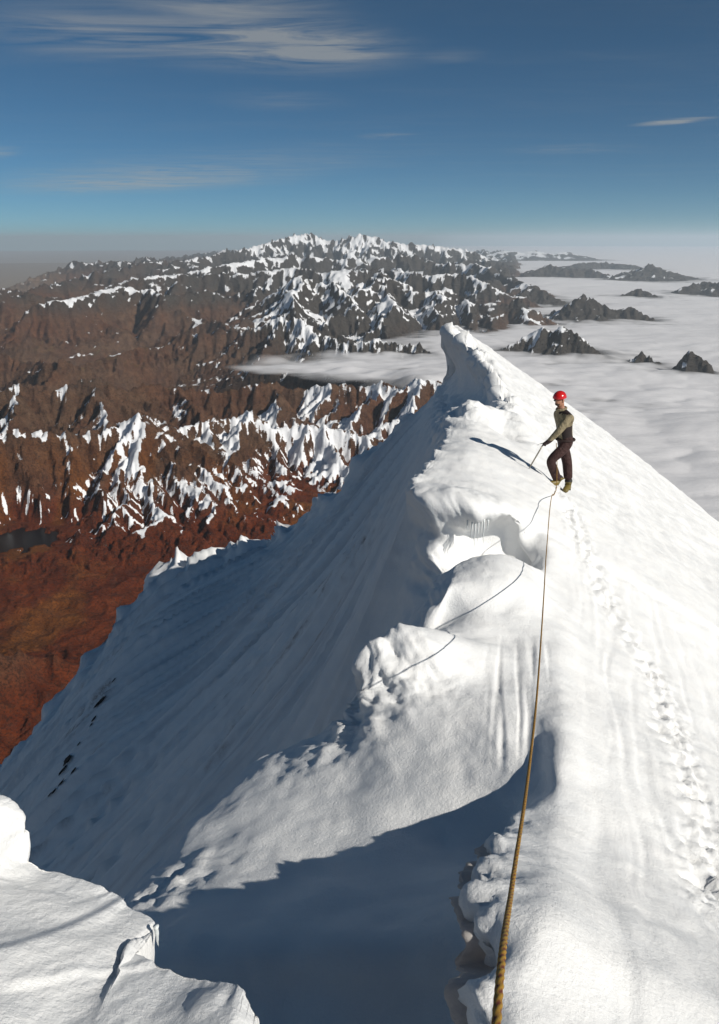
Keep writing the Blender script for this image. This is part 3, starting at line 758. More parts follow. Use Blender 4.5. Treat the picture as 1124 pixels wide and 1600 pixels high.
# scalloped lip beside the trail, near the camera
lipw = np.exp(-((U - 9.1) / 0.5) ** 2) * smooth(5.2, 3.0, Yy) * smooth(0.5, 2.0, Yy)
D += lipw * (0.15 * fbm(Yy * 2.6 + 5, Z * 1.5, 4, 55, 0.6) + 0.03 * fbm(Yy * 14, X * 9 + Z * 9, 3, 56))
PXY = proj(G)
for (hx_, hy_, hY, hr, hd_) in [(804, 858, 10.95, 0.26, 0.38), (815, 880, 10.35, 0.22, 0.22), (790, 668, 17.3, 0.5, 0.35)]:
    D -= hd_ * np.exp(-((G - np.array(at(hx_, hy_, hY))) ** 2).sum(2) / hr ** 2)
# rills raked down beside the rope
rill = smooth(745, 790, PXY[0]) * smooth(880, 835, PXY[0]) * smooth(985, 1030, PXY[1]) * smooth(1225, 1150, PXY[1]) * (Yy < 9) * (Yy > 4)
D -= rill * 0.030 * np.clip(fbm((X - 0.20 * Yy) * 8, Yy * 0.4, 2, 60) * 1.7, 0, 1)
rr = right_ * smooth(1.0, 2.0, Yy) * smooth(14, 9, Yy)
wr = X - 0.27 * Yy + 0.12 * fbm(X * .7, Yy * .5, 2, 61)
D -= rr * 0.016 * np.clip(fbm(wr * 5.5, Yy * 0.28, 3, 62) * 1.6, 0, 1)
D += right_ * 0.012 * fbm(X * 3.2, Yy * 2.2, 3, 63) + right_ * smooth(11, 15, Yy) * 0.05 * fbm(X * 1.6, Yy * 1.0, 4, 64)
# footprints: a trampled band that follows the crest down to the right of the rope
TRAIL = [(880, 778), (893, 800), (906, 832), (918, 862), (930, 893), (944, 922), (960, 955), (980, 992), (1004, 1028), (1026, 1062),
         (1042, 1100), (1050, 1140), (1064, 1180), (1078, 1222), (1092, 1270), (1100, 1320), (1112, 1372), (1128, 1430)]
rgt = np.where((U > 10.0) & (U < 14.2) & (Yy > 1.5) & (Yy < 16), 1, 0)
idxs = np.argwhere(rgt > 0); PX = PXY[0][rgt > 0]; PYp = PXY[1][rgt > 0]; GP = G[rgt > 0]
def on_right(px, py):
    k = np.argmin((PX - px) ** 2 + (PYp - py) ** 2); return GP[k]
tr3 = np.array([on_right(*p) for p in TRAIL])
steps = []
seg = np.linalg.norm(np.diff(tr3, axis=0), axis=1); cum = np.concatenate([[0], np.cumsum(seg)])
s = 0.15; side = 1
while s < cum[-1]:
    p = np.array([np.interp(s, cum, tr3[:, k]) for k in range(3)])
    steps.append((p[0] + side * 0.09 + rng.normal(0, 0.09), p[1] + rng.normal(0, 0.05), rng.uniform(0.04, 0.075), rng.uniform(0.06, 0.12), rng.uniform(0.02, 0.055)))
    s += rng.uniform(0.10, 0.22); side = -side
sub = (U > 9.8) & (U < 14.6) & (Yy > 1) & (Yy < 16)
xs_, ys_ = X[sub], Yy[sub]; ds = np.zeros_like(xs_)
wobx = 0.05 * fbm(xs_ * 7, ys_ * 7, 2, 70); woby = 0.05 * fbm(xs_ * 7, ys_ * 7, 2, 71)
for (fx, fy, rx, ry, dep) in steps:
    rr2 = ((xs_ - fx + wobx) / rx) ** 2 + ((ys_ - fy + woby) / ry) ** 2
    ds += np.where(rr2 < 9, -dep * np.exp(-rr2 ** 1.6) + 0.12 * dep * np.exp(-(np.sqrt(rr2) - 1.45) ** 2 * 6), 0)
tw = np.full_like(xs_, 9.0)
for k in range(len(tr3) - 1):
    a, b = tr3[k], tr3[k + 1]; ab = b[:2] - a[:2]
    t = np.clip(((xs_ - a[0]) * ab[0] + (ys_ - a[1]) * ab[1]) / (ab @ ab), 0, 1)
    tw = np.minimum(tw, np.hypot(xs_ - a[0] - t * ab[0], ys_ - a[1] - t * ab[1]))
ds += np.exp(-(tw / 0.22) ** 2) * 0.060 * fbm(xs_ * 7, ys_ * 5, 4, 72, 0.6)
D[sub] += ds
G = G + Nn * D[..., None]
for (uu, wu, hh) in [(2.0, 0.10, 1.3), (2.08, 0.05, 0.9), (2.62, 0.09, 0.9), (2.75, 0.06, 0.8), (3.02, 0.06, 1.0), (3.1, 0.03, 0.7)]:
    G[..., 2] += 0.65 * hh * (1 + 0.7 * fbm(U * 14, Vv * 6, 3, 88)) * np.exp(-((U - uu) / wu) ** 2) * np.exp(-((Vv - 27.0) / 0.35) ** 2)
# stray scuffs and the dirt that streaks the face
dirt = flank * smooth(0.56, 0.86, fbm(qw * 1.1 + 4, s_ * 0.035, 3, 80) * 0.8 + 0.42 * fbm(q * 2.3, s_ * 0.5, 4, 81) + 0.05)
px_, py_ = proj(G)
def streak(x0, y0, x1, y1, w):
    ex, ey = x1 - x0, y1 - y0; L2 = ex * ex + ey * ey
    t = np.clip(((px_ - x0) * ex + (py_ - y0) * ey) / L2, 0, 1)
    return np.exp(-((px_ - x0 - t * ex) ** 2 + (py_ - y0 - t * ey) ** 2) / w ** 2)
mk = streak(575, 835, 500, 925, 9) + 0.7 * streak(480, 960, 330, 1190, 8) + 0.6 * streak(440, 1180, 290, 1330, 8) + streak(105, 1150, 170, 1070, 7)
dirt = np.clip(0.45 * dirt + flank * mk * smooth(0.1, 0.5, fbm(qw * 3, s_ * 0.4, 4, 83) + 0.1) * 0.9, 0, 1)

t = NT('snow'); v = t.obj()
n1 = t.noise(3.0, 5, 0.55, v); n2 = t.noise(42.0, 4, 0.6, v); n3 = t.noise(260.0, 3, 0.6, v)
c = t.mix(t.rng(n1, 0.35, 0.65), (0.80, 0.81, 0.815), (0.86, 0.862, 0.855))
dn = t.math('MULTIPLY', t.attr('dirt'), t.rng(t.noise(5.0, 5, 0.7, v), 0.32, 0.6))
c = t.mix(t.math('MULTIPLY', t.attr('streak'), 0.55), c, (0.52, 0.52, 0.54))
c = t.mix(dn, c, (0.16, 0.10, 0.075))
b0 = t.bump(n1, 0.03, 0.6); b1 = t.bump(n2, 0.009, 0.8, b0); b2 = t.bump(n3, 0.004, 0.9, b1)
t.bsdf(c, 0.62, b2, Specular_IOR_Level=0.3)
M_SNOW = t.m
streaks = flank * smooth(4.9, 4.2, U) * smooth(-0.1, 0.75, fbm(qw * 1.9, s_ * 0.025, 4, 85, 0.65) + 0.25 * fbm(q * 4, s_ * 0.6, 3, 86))  # icy grey streaks that also paint in rib shading the sunless face lacks
me = grid_mesh('snow_ridge', G, NUu, NVv, attrs={'dirt': dirt, 'streak': streaks})
ridge = link('snow_ridge', me, M_SNOW, kind='structure', label='corniced snow ridge running away from the camera, left face in shade', category='ridge')

# ------------------------------------------------------------------ the snow ledge at the photographer's feet
EDGE = [(-420, 1190, 3.3), (-180, 1215, 3.15), (-60, 1232, 3.05), (0, 1246, 3.0), (22, 1262, 2.98), (40, 1296, 2.95), (36, 1326, 2.93), (62, 1348, 2.9), (110, 1362, 2.85),
        (160, 1380, 2.8), (188, 1398, 2.76), (205, 1416, 2.72), (238, 1434, 2.66), (241, 1452, 2.60), (224, 1467, 2.50), (206, 1474, 2.42), (224, 1488, 2.37), (252, 1502, 2.31), (300, 1520, 2.23),
        (350, 1532, 2.15), (381, 1538, 2.1), (398, 1566, 2.05), (412, 1602, 2.0), (424, 1680, 1.75), (430, 1850, 1.4)]
EP = np.array([list(at(*p)) for p in EDGE])
te = np.linspace(0, len(EP) - 1, 420)
E = cmix(np.arange(len(EP), dtype=float), EP, te, 0.5)
E[:, 0] += 0.006 * fbm(te * 2.2, te * 0 + 3, 3, 90); E[:, 1] += 0.006 * fbm(te * 2.2, te * 0 + 9, 3, 91); E[:, 2] += 0.003 * fbm(te * 1.7, te * 0 + 5, 3, 92)
inner = np.stack([np.interp(te, [0, len(EP) - 1], [-2.8, 0.05]), np.interp(te, [0, len(EP) - 1], [0.1, -0.6]), np.full_like(te, -1.62)], 1)
hv = (inner - E); hv[:, 2] = 0; hv /= np.linalg.norm(hv, axis=1, keepdims=True)
rowsL = []
def ema(E, n):
    for _ in range(n):
        E = np.concatenate([E[:1], 0.25 * E[:-2] + 0.5 * E[1:-1] + 0.25 * E[2:], E[-1:]])
    return E
E1, E2 = ema(E, 60), ema(E, 4000)
for k in np.linspace(0, 1, 170) ** 0.75:                    # top surface, from the stance to the edge
    w1 = float(smooth(0.72, 0.97, np.array(k))); w2 = float(smooth(0.93, 1.0, np.array(k)))
    Ek = (E2 * (1 - w1) + E1 * w1) * (1 - w2) + E * w2
    rowsL.append(inner + (Ek - inner) * k + np.array([0, 0, 0.24 * k * (1 - k)]))
for a in np.linspace(0.12, 1, 22):                          # rolled edge and hollow underside
    ang = a * math.pi
    Ea = E * (1 - a) + E1 * a
    rowsL.append(Ea + hv * (-0.030 * math.sin(ang) + 0.30 * a ** 2.2) + np.array([0, 0, -0.05 * (1 - math.cos(ang)) - 0.30 * a ** 2]))
for a in np.linspace(0.1, 1, 14):
    rowsL.append(E1 + hv * (0.30 + 0.5 * a) + np.array([0, 0, -0.40 - 2.6 * a]))
GL = np.array(rowsL); nn = normals(GL)
a_, b_ = GL[..., 0] + 0.5 * GL[..., 2], GL[..., 1] + 0.5 * GL[..., 2]
kk = np.linspace(0, 1, GL.shape[0])[:, None]
DL = 0.03 * fbm(a_ * 1.6, b_ * 1.6, 3, 93) + 0.006 * fbm(a_ * 6, b_ * 6, 3, 94) + 0.002 * fbm(a_ * 20, b_ * 20, 3, 95)
DL += 0.016 * smooth(0.02, 0.16, fbm(a_ * 1.1 + 2, b_ * 1.3 + 7, 3, 96)) - 0.02      # a thin wind crust with a broken edge
GL = GL + nn * (-DL if nn[60, 200, 2] < 0 else DL)[..., None]
ledge = link('snow_ledge', grid_mesh('snow_ledge', GL, GL.shape[1], GL.shape[0], attrs={'dirt': GL[..., 0] * 0}), M_SNOW, kind='structure',
             label='crusted snow ledge in the bottom left corner with one icicle', category='ledge')

# ------------------------------------------------------------------ pieces of the ridge: icicles, ice fringe, rocks
t = NT('ice'); v = t.obj()
t.bsdf((0.80, 0.84, 0.84), 0.22, t.bump(t.noise(60, 3, 0.5, v), 0.004), Transmission_Weight=0.15, IOR=1.31)
M_ICE = t.m
def icicle(top, length, r, parent, name='icicle', mat=None):
    bm = bmesh.new(); n = 8; rings = []
    for k in range(9):
        f_ = k / 8; rr_ = r * (1 - f_) ** 0.75 * (1 + 0.18 * math.sin(k * 2.3 + top[0] * 40)) + 0.0008
        off = Vector((0.006 * math.sin(k * 1.1 + top[1] * 9), 0.006 * math.cos(k * 0.9), 0)) * (length / 0.3)
        rings.append([bm.verts.new((top[0] + off.x * f_ + rr_ * math.cos(2 * math.pi * i / n), top[1] + off.y * f_ + rr_ * math.sin(2 * math.pi * i / n), top[2] - f_ * length)) for i in range(n)])
    for a_r, b_r in zip(rings[:-1], rings[1:]):
        for i in range(n): bm.faces.new((a_r[i], b_r[i], b_r[(i + 1) % n], a_r[(i + 1) % n]))
    bm.faces.new(rings[-1]); bm.faces.new(rings[0][::-1])
    for f in bm.faces: f.smooth = True
    bmesh.ops.recalc_face_normals(bm, faces=bm.faces)
    me = bpy.data.meshes.new(name); bm.to_mesh(me); bm.free()
    return link(name, me, mat or M_ICE, parent)
for (px, py, L_) in [(731, 812, 0.16), (738, 814, 0.30), (743, 815, 0.42), (748, 814, 0.34), (753, 813, 0.22), (757, 812, 0.38), (763, 812, 0.18)]:
    icicle(at(px, py, 10.42), L_, 0.014, ridge)
icicle(at(244, 1447, 2.56), 0.12, 0.011, ledge)
icicle(at(222, 1466, 2.52), 0.03, 0.010, ledge)

# ragged rim of ice that hangs from the lip
t = NT('rim_ice'); v = t.obj()
d1 = t.n('ShaderNodeBsdfDiffuse'); d1.inputs['Color'].default_value = (0.78, 0.74, 0.70, 1)
d2 = t.n('ShaderNodeBsdfTranslucent'); d2.inputs['Color'].default_value = (0.75, 0.66, 0.60, 1)
nb = t.bump(t.noise(45, 4, 0.6, v), 0.01); t.l(nb, d1.inputs['Normal'])
mx = t.n('ShaderNodeMixShader'); mx.inputs[0].default_value = 0.5
t.l(d1.outputs[0], mx.inputs[1]); t.l(d2.outputs[0], mx.inputs[2]); t.l(mx.outputs[0], t.out.inputs[0])
M_RIM = t.m
rim_rows = np.where((Vv[:, 0] > -0.35) & (Vv[:, 0] < 2.5))[0]
jus = np.where((us > 8.5) & (us < 9.7))[0]
RP = np.array([G[i, jus[np.argmin(px_[i, jus])]] for i in rim_rows]); RP = ema(RP, 4)
tl = np.concatenate([[0], np.cumsum(np.linalg.norm(np.diff(RP, axis=0), axis=1))])
tt = np.linspace(0, tl[-1], 260); RPt = np.stack([np.interp(tt, tl, RP[:, k]) for k in range(3)], 1)
wd = 0.060 + 0.06 * fbm(tt * 4, tt * 0 + 2, 3, 501, 0.5) + 0.035 * np.abs(fbm(tt * 9, tt * 0 + 7, 2, 503))
wd = np.clip(wd, 0.004, 0.2) * smooth(0, 0.1, tt) * smooth(tl[-1], tl[-1] - 0.25, tt)
rows_f = []
for k, dz in [(-0.6, 0.012), (0.0, 0.008), (0.4, 0.008), (0.75, 0.004), (1.0, -0.004), (1.0, -0.014), (0.7, -0.016), (0.3, -0.02), (-0.5, -0.02)]:
    rows_f.append(np.stack([RPt[:, 0] - wd * k + 0.006 * fbm(tt * 20, tt * 0 + k, 2, 505), RPt[:, 1] + 0.004 * k, RPt[:, 2] + dz - 0.02 * max(k, 0) * fbm(tt * 7, tt * 0, 2, 507)], 1))
FR = np.array(rows_f)
link('ice_rim', grid_mesh('ice_rim', FR, FR.shape[1], FR.shape[0]), M_RIM, ridge, label='ragged grey rim of ice along the edge of the trail')

M_FACEROCK = plain('face_rock', (0.020, 0.018, 0.017), 0.8, bump=(6, 0.08), var=0.5, scale=3)
ff = (U < 4.0) & (Vv > 3) & (Vv < 27)
fpx, fpy, fG = px_[ff], py_[ff], G[ff]; fN = Nn[ff]
def rock(px, py, wx_, wz_, seed):
    d2_ = (fpx - px) ** 2 + (fpy - py) ** 2
    near_ = np.argsort(d2_)[:30]; k = near_[np.argmin(fG[near_][:, 1] * CP - fG[near_][:, 2] * SP)]
    P = fG[k]; dep = P[1] * CP - P[2] * SP; m_ = dep / F
    bm = bmesh.new(); bmesh.ops.create_icosphere(bm, subdivisions=2, radius=1.0)
    r_ = random.Random(seed); ph = [r_.uniform(0, 6) for _ in range(6)]
    ax1 = Vector(e1); ax2 = Vector(fl); nr_ = Vector(fN[k]) * (1 if fN[k][0] < 0 else -1)
    for v in bm.verts:
        c = v.co.copy()
        g = 1 + 0.28 * math.sin(3.1 * c.x + ph[0]) * math.sin(2.7 * c.y + ph[1]) + 0.2 * math.sin(5.3 * c.z + ph[2] + 2 * c.x) + r_.uniform(-0.12, 0.12)
        v.co = Vector(P) + (ax1 * c.x * wx_ * m_ + ax2 * c.y * wz_ * m_ + nr_ * c.z * 0.35 * min(wx_, wz_) * m_) * g
    bmesh.ops.recalc_face_normals(bm, faces=bm.faces)
    me = bpy.data.meshes.new('rock'); bm.to_mesh(me); bm.free(); link('rock', me, M_FACEROCK, ridge)
for i, (px, py, a_, b_) in enumerate([(155, 1090, 5, 12), (148, 1098, 4, 9), (140, 1118, 3, 7), (136, 1126, 2.5, 4), (104, 1184, 8, 11), (98, 1190, 6, 8), (108, 1200, 3, 9), (89, 1206, 4, 12),
                                      (86, 1222, 3, 8), (78, 1232, 3, 7), (72, 1240, 2, 5), (114, 1160, 2, 5), (168, 1062, 2, 5)]):
    rock(px, py, a_, b_, i)
# ------------------------------------------------------------------ climber
M_RED = plain('helmet_shell', (0.55, 0.012, 0.010), 0.22, Coat_Weight=0.6)
M_TAN = plain('jacket_fabric', (0.25, 0.205, 0.125), 0.85, bump=(11, 0.05), var=0.15, scale=14)
M_BLACK = plain('dark_panel_fabric', (0.018, 0.010, 0.010), 0.8, bump=(70, 0.004))
M_PANTS = plain('trouser_fabric', (0.036, 0.011, 0.009), 0.75, bump=(10, 0.06), var=0.25, scale=10)
M_SKIN = plain('skin', (0.36, 0.17, 0.10), 0.55, bump=(80, 0.002))
M_BEARD = plain('beard_hair', (0.06, 0.03, 0.018), 0.8)
M_GLOVE = plain('glove_leather', (0.022, 0.009, 0.008), 0.7, bump=(60, 0.004))
M_BOOT = plain('boot_shell', (0.16, 0.12, 0.028), 0.5, var=0.2, scale=20)
M_BOOTDK = plain('boot_rubber', (0.02, 0.018, 0.016), 0.7)
M_STEEL = plain('steel', (0.45, 0.45, 0.44), 0.35, Metallic=0.9)
M_WEB = plain('harness_webbing', (0.028, 0.014, 0.012), 0.8)
M_LENS = plain('dark_lens', (0.03, 0.03, 0.035), 0.08)
M_STRAP = plain('strap', (0.30, 0.28, 0.22), 0.8)

near_feet = (U > 8.0) & (U < 13.2) & (Yy > 6) & (Yy < 16.5)
nfG = G[near_feet]; nfx, nfy = proj(nfG)
def snow_z(x, y):
    d = (nfG[:, 0] - x) ** 2 + (nfG[:, 1] - y) ** 2
    k = np.argsort(d)[:4]; w = 1 / (d[k] + 1e-5); return float((nfG[k, 2] * w).sum() / w.sum())
k = np.argmin((nfx - 878) ** 2 + (nfy - 764) ** 2); FEET = Vector(nfG[k]); Y0 = FEET.y
dpt = Y0 * CP - FEET.z * SP; MPP = dpt / F                         # metres per photo pixel at the climber
def J(px, py, dy=0.0):
    """a joint: photo pixel, dy metres away from the camera"""
    p = at(px, py, Y0); return p + Vector((0, dy, 0))
climber = bpy.data.objects.new('person', None); col.objects.link(climber); climber.location = FEET
climber['label'] = 'climber in red helmet and tan jacket standing on the ridge beside the rope'; climber['category'] = 'person'
def child(name, me, mats, parent=climber):
    o = bpy.data.objects.new(name, me); col.objects.link(o)
    mi = [f.material_index for f in me.polygons]; me.materials.clear()
    for m_ in (mats if isinstance(mats, list) else [mats]): me.materials.append(m_)
    if any(mi): me.polygons.foreach_set('material_index', mi)
    o.parent = parent
    o.matrix_parent_inverse = Matrix.Translation(FEET).inverted()
    return o
def skin(points, edges, root=0, sub=2):
    """points: [(Vector, rx, ry)], a smooth continuous surface grown round the joints"""
    me = bpy.data.meshes.new('skin'); me.from_pydata([tuple(p[0]) for p in points], edges, [])
    o = bpy.data.objects.new('skin', me); col.objects.link(o)
    md = o.modifiers.new('s', 'SKIN'); md.use_smooth_shade = True
    for i, p in enumerate(points):
        sv = me.skin_vertices[0].data[i]; sv.radius = (p[1], p[2]); sv.use_root = (i == root)
    ss = o.modifiers.new('d', 'SUBSURF'); ss.levels = sub; ss.render_levels = sub
    dg = bpy.context.evaluated_depsgraph_get(); ev = o.evaluated_get(dg)
    out = bpy.data.meshes.new_from_object(ev)
    bpy.data.objects.remove(o); bpy.data.meshes.remove(me)
    for p in out.polygons: p.use_smooth = True
    return out
FWD = Vector((-0.93, -0.37, 0)).normalized()                       # the way the chest faces
HF = Vector((-0.70, -0.71, -0.10)).normalized()                     # the way the face looks
HS = Vector((HF.y, -HF.x, 0)).normalized()
UP = Vector((0, 0, 1))
pel = J(883.5, 690); wai = J(883, 681); che = J(882, 664); upc = J(881, 648); nek = J(877.5, 638.5); hed = J(874, 625.5)
side = Vector((FWD.y, -FWD.x, 0)); side = side if side.y < 0 else -side   # towards the camera: his left
shL = upc + side * 0.185 + UP * -0.01; shR = upc - side * 0.185 + UP * -0.01
elL = J(868.5, 669, -0.24); wrL = J(854.5, 685, -0.20); haL = J(848, 689.5, -0.20)
elR = J(889, 671, 0.25); wrR = J(882, 687, 0.20); haR = J(878, 691, 0.16)
hiL = pel + side * 0.095 + UP * -0.05; hiR = pel - side * 0.095 + UP * -0.05
knL = J(856.5, 716, -0.16); anL = J(869.5, 748, -0.10)
knR = J(888.5, 722, 0.10); anR = J(889, 751.5, 0.04)
PTS = [(pel, .165, .145), (wai, .160, .140), (che, .180, .160), (upc, .150, .130), (nek, .062, .062), (hed + UP * -.01, .082, .090), (hed + UP * .07, .078, .085),
       (shL, .085, .085), (elL, .070, .070), (wrL, .050, .050), (haL, .040, .040),
       (shR, .085, .085), (elR, .062, .062), (wrR, .050, .050), (haR, .040, .040),
       (hiL, .125, .125), (knL, .100, .100), (anL, .085, .085), (hiR, .125, .125), (knR, .100, .100), (anR, .085, .085),
       (hed + HF * .05 + UP * -.085, .045, .045), (hed + HF * .098 + UP * -.015, .016, .018),
       (knL.lerp(anL, .55) , .096, .096), (knR.lerp(anR, .5), .096, .096), (shL.lerp(elL, .5), .082, .082), (shR.lerp(elR, .5), .074, .074)]
EDG = [(0, 1), (1, 2), (2, 3), (3, 4), (4, 5), (5, 6), (3, 7), (7, 25), (25, 8), (8, 9), (9, 10), (3, 11), (11, 26), (26, 12), (12, 13), (13, 14),
       (0, 15), (15, 16), (16, 23), (23, 17), (0, 18), (18, 19), (19, 24), (24, 20), (5, 21), (5, 22)]
body = skin(PTS, EDG, 0, 2)
mats = [M_TAN, M_PANTS, M_BLACK, M_SKIN, M_BEARD, M_GLOVE]
SEG = [(0, 1, 1), (1, 2, 0), (2, 3, 0), (3, 4, 0), (4, 5, 3), (5, 6, 3), (3, 7, 0), (7, 25, 0), (25, 8, 0), (8, 9, 0), (9, 10, 5), (3, 11, 0), (11, 26, 0), (26, 12, 0), (12, 13, 0), (13, 14, 5),
       (0, 15, 1), (15, 16, 1), (16, 23, 1), (23, 17, 1), (0, 18, 1), (18, 19, 1), (19, 24, 1), (24, 20, 1), (5, 21, 4), (5, 22, 3)]
seg_sel = []
for f in body.polygons:
    c = f.center; best = (1e9, 0, 0)
    for i, (a, b, m_) in enumerate(SEG):
        A_, B_ = PTS[a][0], PTS[b][0]; ab = B_ - A_; tt_ = max(0, min(1, (c - A_).dot(ab) / ab.length_squared))
        d = (c - A_ - ab * tt_).length / (PTS[a][1] * (1 - tt_) + PTS[b][1] * tt_)
        if d < best[0]: best = (d, m_, i)
    m_ = best[1]
    if m_ == 0:
        low = (c - wai).dot(UP)
        if low < -0.03: m_ = 1
        fr = (c - che).dot(FWD)
        if best[2] in (2, 3, 6, 7) and c.z > upc.z + 0.045 and (c - nek).length > .09: m_ = 2      # dark yoke over the shoulders
        if best[2] in (1, 2) and c.z < che.z - 0.01 and abs((c - che).dot(side)) > 0.07 and -0.06 < fr < 0.14: m_ = 2   # dark side panel
    f.material_index = m_
child('body', body, mats)

def ellipsoid_part(name, center, axes, rad, mat, parent=climber, cut=None, seg=(20, 12)):
    bm = bmesh.new(); bmesh.ops.create_uvsphere(bm, u_segments=seg[0], v_segments=seg[1], radius=1.0)
    if cut is not None:
        bmesh.ops.delete(bm, geom=[v for v in bm.verts if v.co.z < cut], context='VERTS')
    for v in bm.verts:
        v.co = center + axes[0] * v.co.x * rad[0] + axes[1] * v.co.y * rad[1] + axes[2] * v.co.z * rad[2]
    for f in bm.faces: f.smooth = True
    me = bpy.data.meshes.new(name); bm.to_mesh(me); bm.free(); return child(name, me, mat, parent)
def tube_mesh(name, pts, rad, n=8, closed=False):
    pts = [Vector(p) for p in pts]; bm = bmesh.new(); rings = []
    for i, p in enumerate(pts):
        a = pts[i - 1] if (i or closed) else p; b = pts[(i + 1) % len(pts)] if (i < len(pts) - 1 or closed) else p
        tg = (b - a).normalized(); ref = UP if abs(tg.z) < 0.9 else Vector((1, 0, 0))
        u_ = tg.cross(ref).normalized(); w_ = tg.cross(u_); r = rad[i] if isinstance(rad, (list, tuple)) else rad
        rings.append([bm.verts.new(p + (u_ * math.cos(2 * math.pi * k / n) + w_ * math.sin(2 * math.pi * k / n)) * r) for k in range(n)])
    pairs = list(zip(rings[:-1], rings[1:])) + ([(rings[-1], rings[0])] if closed else [])
    for A_, B_ in pairs:
        for k in range(n): bm.faces.new((A_[k], A_[(k + 1) % n], B_[(k + 1) % n], B_[k]))
    if not closed: bm.faces.new(rings[0][::-1]); bm.faces.new(rings[-1])
    for f in bm.faces: f.smooth = True
    bmesh.ops.recalc_face_normals(bm, faces=bm.faces)
    me = bpy.data.meshes.new(name); bm.to_mesh(me); bm.free(); return me
# helmet: shell, rim, chin strap
hc = hed + UP * .048 - HF * .012; hu = (UP + HF * 0.10).normalized(); hf = (HF - hu * HF.dot(hu)).normalized(); hs = hu.cross(hf)
helmet = ellipsoid_part('helmet', hc, (hf, hs, hu), (.142, .122, .128), M_RED, cut=-0.22)
rim = [hc + hf * .145 * math.cos(a) + hs * .125 * math.sin(a) - hu * (.030 - .012 * math.cos(a)) for a in np.linspace(0, 2 * math.pi, 25)[:-1]]
child('rim', tube_mesh('rim', rim, .009, 6, True), M_RED, helmet)
child('chin_strap', tube_mesh('chin_strap', [hc + hs * .115 - hu * .02, hed + hs * .085 + HF * .03 - UP * .06, hed + HF * .05 - UP * .115, hed - hs * .085 + HF * .03 - UP * .06, hc - hs * .115 - hu * .02], .007, 6), M_BLACK, helmet)
# sunglasses
gl = None
for s_g in (-1, 1):
    e = ellipsoid_part('lens', hed + HF * .088 + hs * .034 * s_g + UP * .018, (HF, hs, UP), (.012, .030, .022), M_LENS, seg=(12, 8))
    e.name = 'lens'
    if gl is None: gl = e; gl.name = 'sunglasses'
    else: e.parent = gl; e.matrix_parent_inverse = Matrix.Translation(FEET).inverted()
child('frame', tube_mesh('frame', [hed - hs * .088 + UP * .02, hed + HF * .075 - hs * .066 + UP * .024, hed + HF * .10 + UP * .024, hed + HF * .075 + hs * .066 + UP * .024, hed + hs * .088 + UP * .02], .005, 6), M_BLACK, gl)
for s_g in (-1, 1):
    ellipsoid_part('ear', hed + hs * .088 * s_g + UP * .0, (HF, hs, UP), (.028, .012, .034), M_SKIN, seg=(10, 7))
# stand-up collar
col_pts = [nek + UP * .0 + FWD * .085 * math.cos(a) + side * .082 * math.sin(a) + UP * (-.02 * math.cos(a)) for a in np.linspace(0, 2 * math.pi, 21)[:-1]]
child('collar', tube_mesh('collar', col_pts, .024, 8, True), M_TAN)
# harness: belt, leg loops, gear behind
def ring(c, ax, ay, rx, ry, r, name, mat, parent):
    return child(name, tube_mesh(name, [c + ax * rx * math.cos(a) + ay * ry * math.sin(a) for a in np.linspace(0, 2 * math.pi, 25)[:-1]], r, 6, True), mat, parent)
hp = J(883.5, 686)
harness = ring(hp, FWD, side, .168, .176, .020, 'harness', M_WEB, climber)
for (a, b) in ((hiL, knL), (hiR, knR)):
    dr = (b - a).normalized(); u_ = dr.cross(side).normalized(); w_ = dr.cross(u_)
    ring(a + dr * .13, u_, w_, .120, .120, .012, 'leg_loop', M_WEB, harness)
tie = J(867.5, 690, -0.10)
child('tie_in_loop', tube_mesh('tie_in_loop', [hp + FWD * .16, hp + FWD * .175 - UP * .05, tie + UP * .02, tie, hp + FWD * .165 - UP * .10], .010, 6), M_WEB, harness)
def carabiner(c, rot, parent):
    pts = [c + (FWD * .028 * math.cos(a) + UP * .048 * math.sin(a)) for a in np.linspace(0, 2 * math.pi, 17)[:-1]]
    child('carabiner', tube_mesh('carabiner', pts, .006, 6, True), M_STEEL, parent)
carabiner(tie + Vector((0, 0, -.02)), 0, harness); carabiner(J(870.5, 694.5, -0.19), 0, harness); carabiner(J(895, 691, -.05), 0, harness)
child('gear_bundle', skin([(J(893, 684, -.05), .030, .028), (J(895, 689, -.06), .034, .03), (J(894, 694, -.05), .026, .024)], [(0, 1), (1, 2)], 1, 1), M_WEB, harness)
# gloved hand closed round the axe head: palm, four fingers, thumb
AXT = J(845.2, 690.5, -0.20)
def finger(pts, r): return [(p, r * (1 - .12 * i), r * (1 - .12 * i)) for i, p in enumerate(pts)]
AXD = (J(822, 728, -0.20) - AXT).normalized()
hd = (haL - wrL).normalized(); hx = Vector((0, -1, 0))
palm = skin([(wrL, .043, .043), (haL + UP * .008, .042, .040), (haL + hd * .045 + UP * .010, .038, .034)], [(0, 1), (1, 2)], 1, 1)
glove = child('glove', palm, M_GLOVE)
for i, (o_, l_) in enumerate([(-.030, .030), (-.010, .034), (.010, .032), (.030, .026)]):
    b0_ = haL + hd * .048 + hx * o_ + UP * .008
    child('finger', skin(finger([b0_, b0_ + hd * l_, b0_ + hd * l_ * 1.15 - UP * .035, b0_ + hd * .006 - UP * .050], .0125), [(0, 1), (1, 2), (2, 3)], 0, 1), M_GLOVE, glove)
tb = haL + hx * .036 - UP * .004
child('thumb', skin(finger([tb, tb + hd * .035 - UP * .022, tb + hd * .055 - UP * .040 - hx * .018], .014), [(0, 1), (1, 2)], 0, 1), M_GLOVE, glove)
child('cuff', tube_mesh('cuff', [wrL - hd * .03, wrL + hd * .03], .058, 10), M_GLOVE, glove)
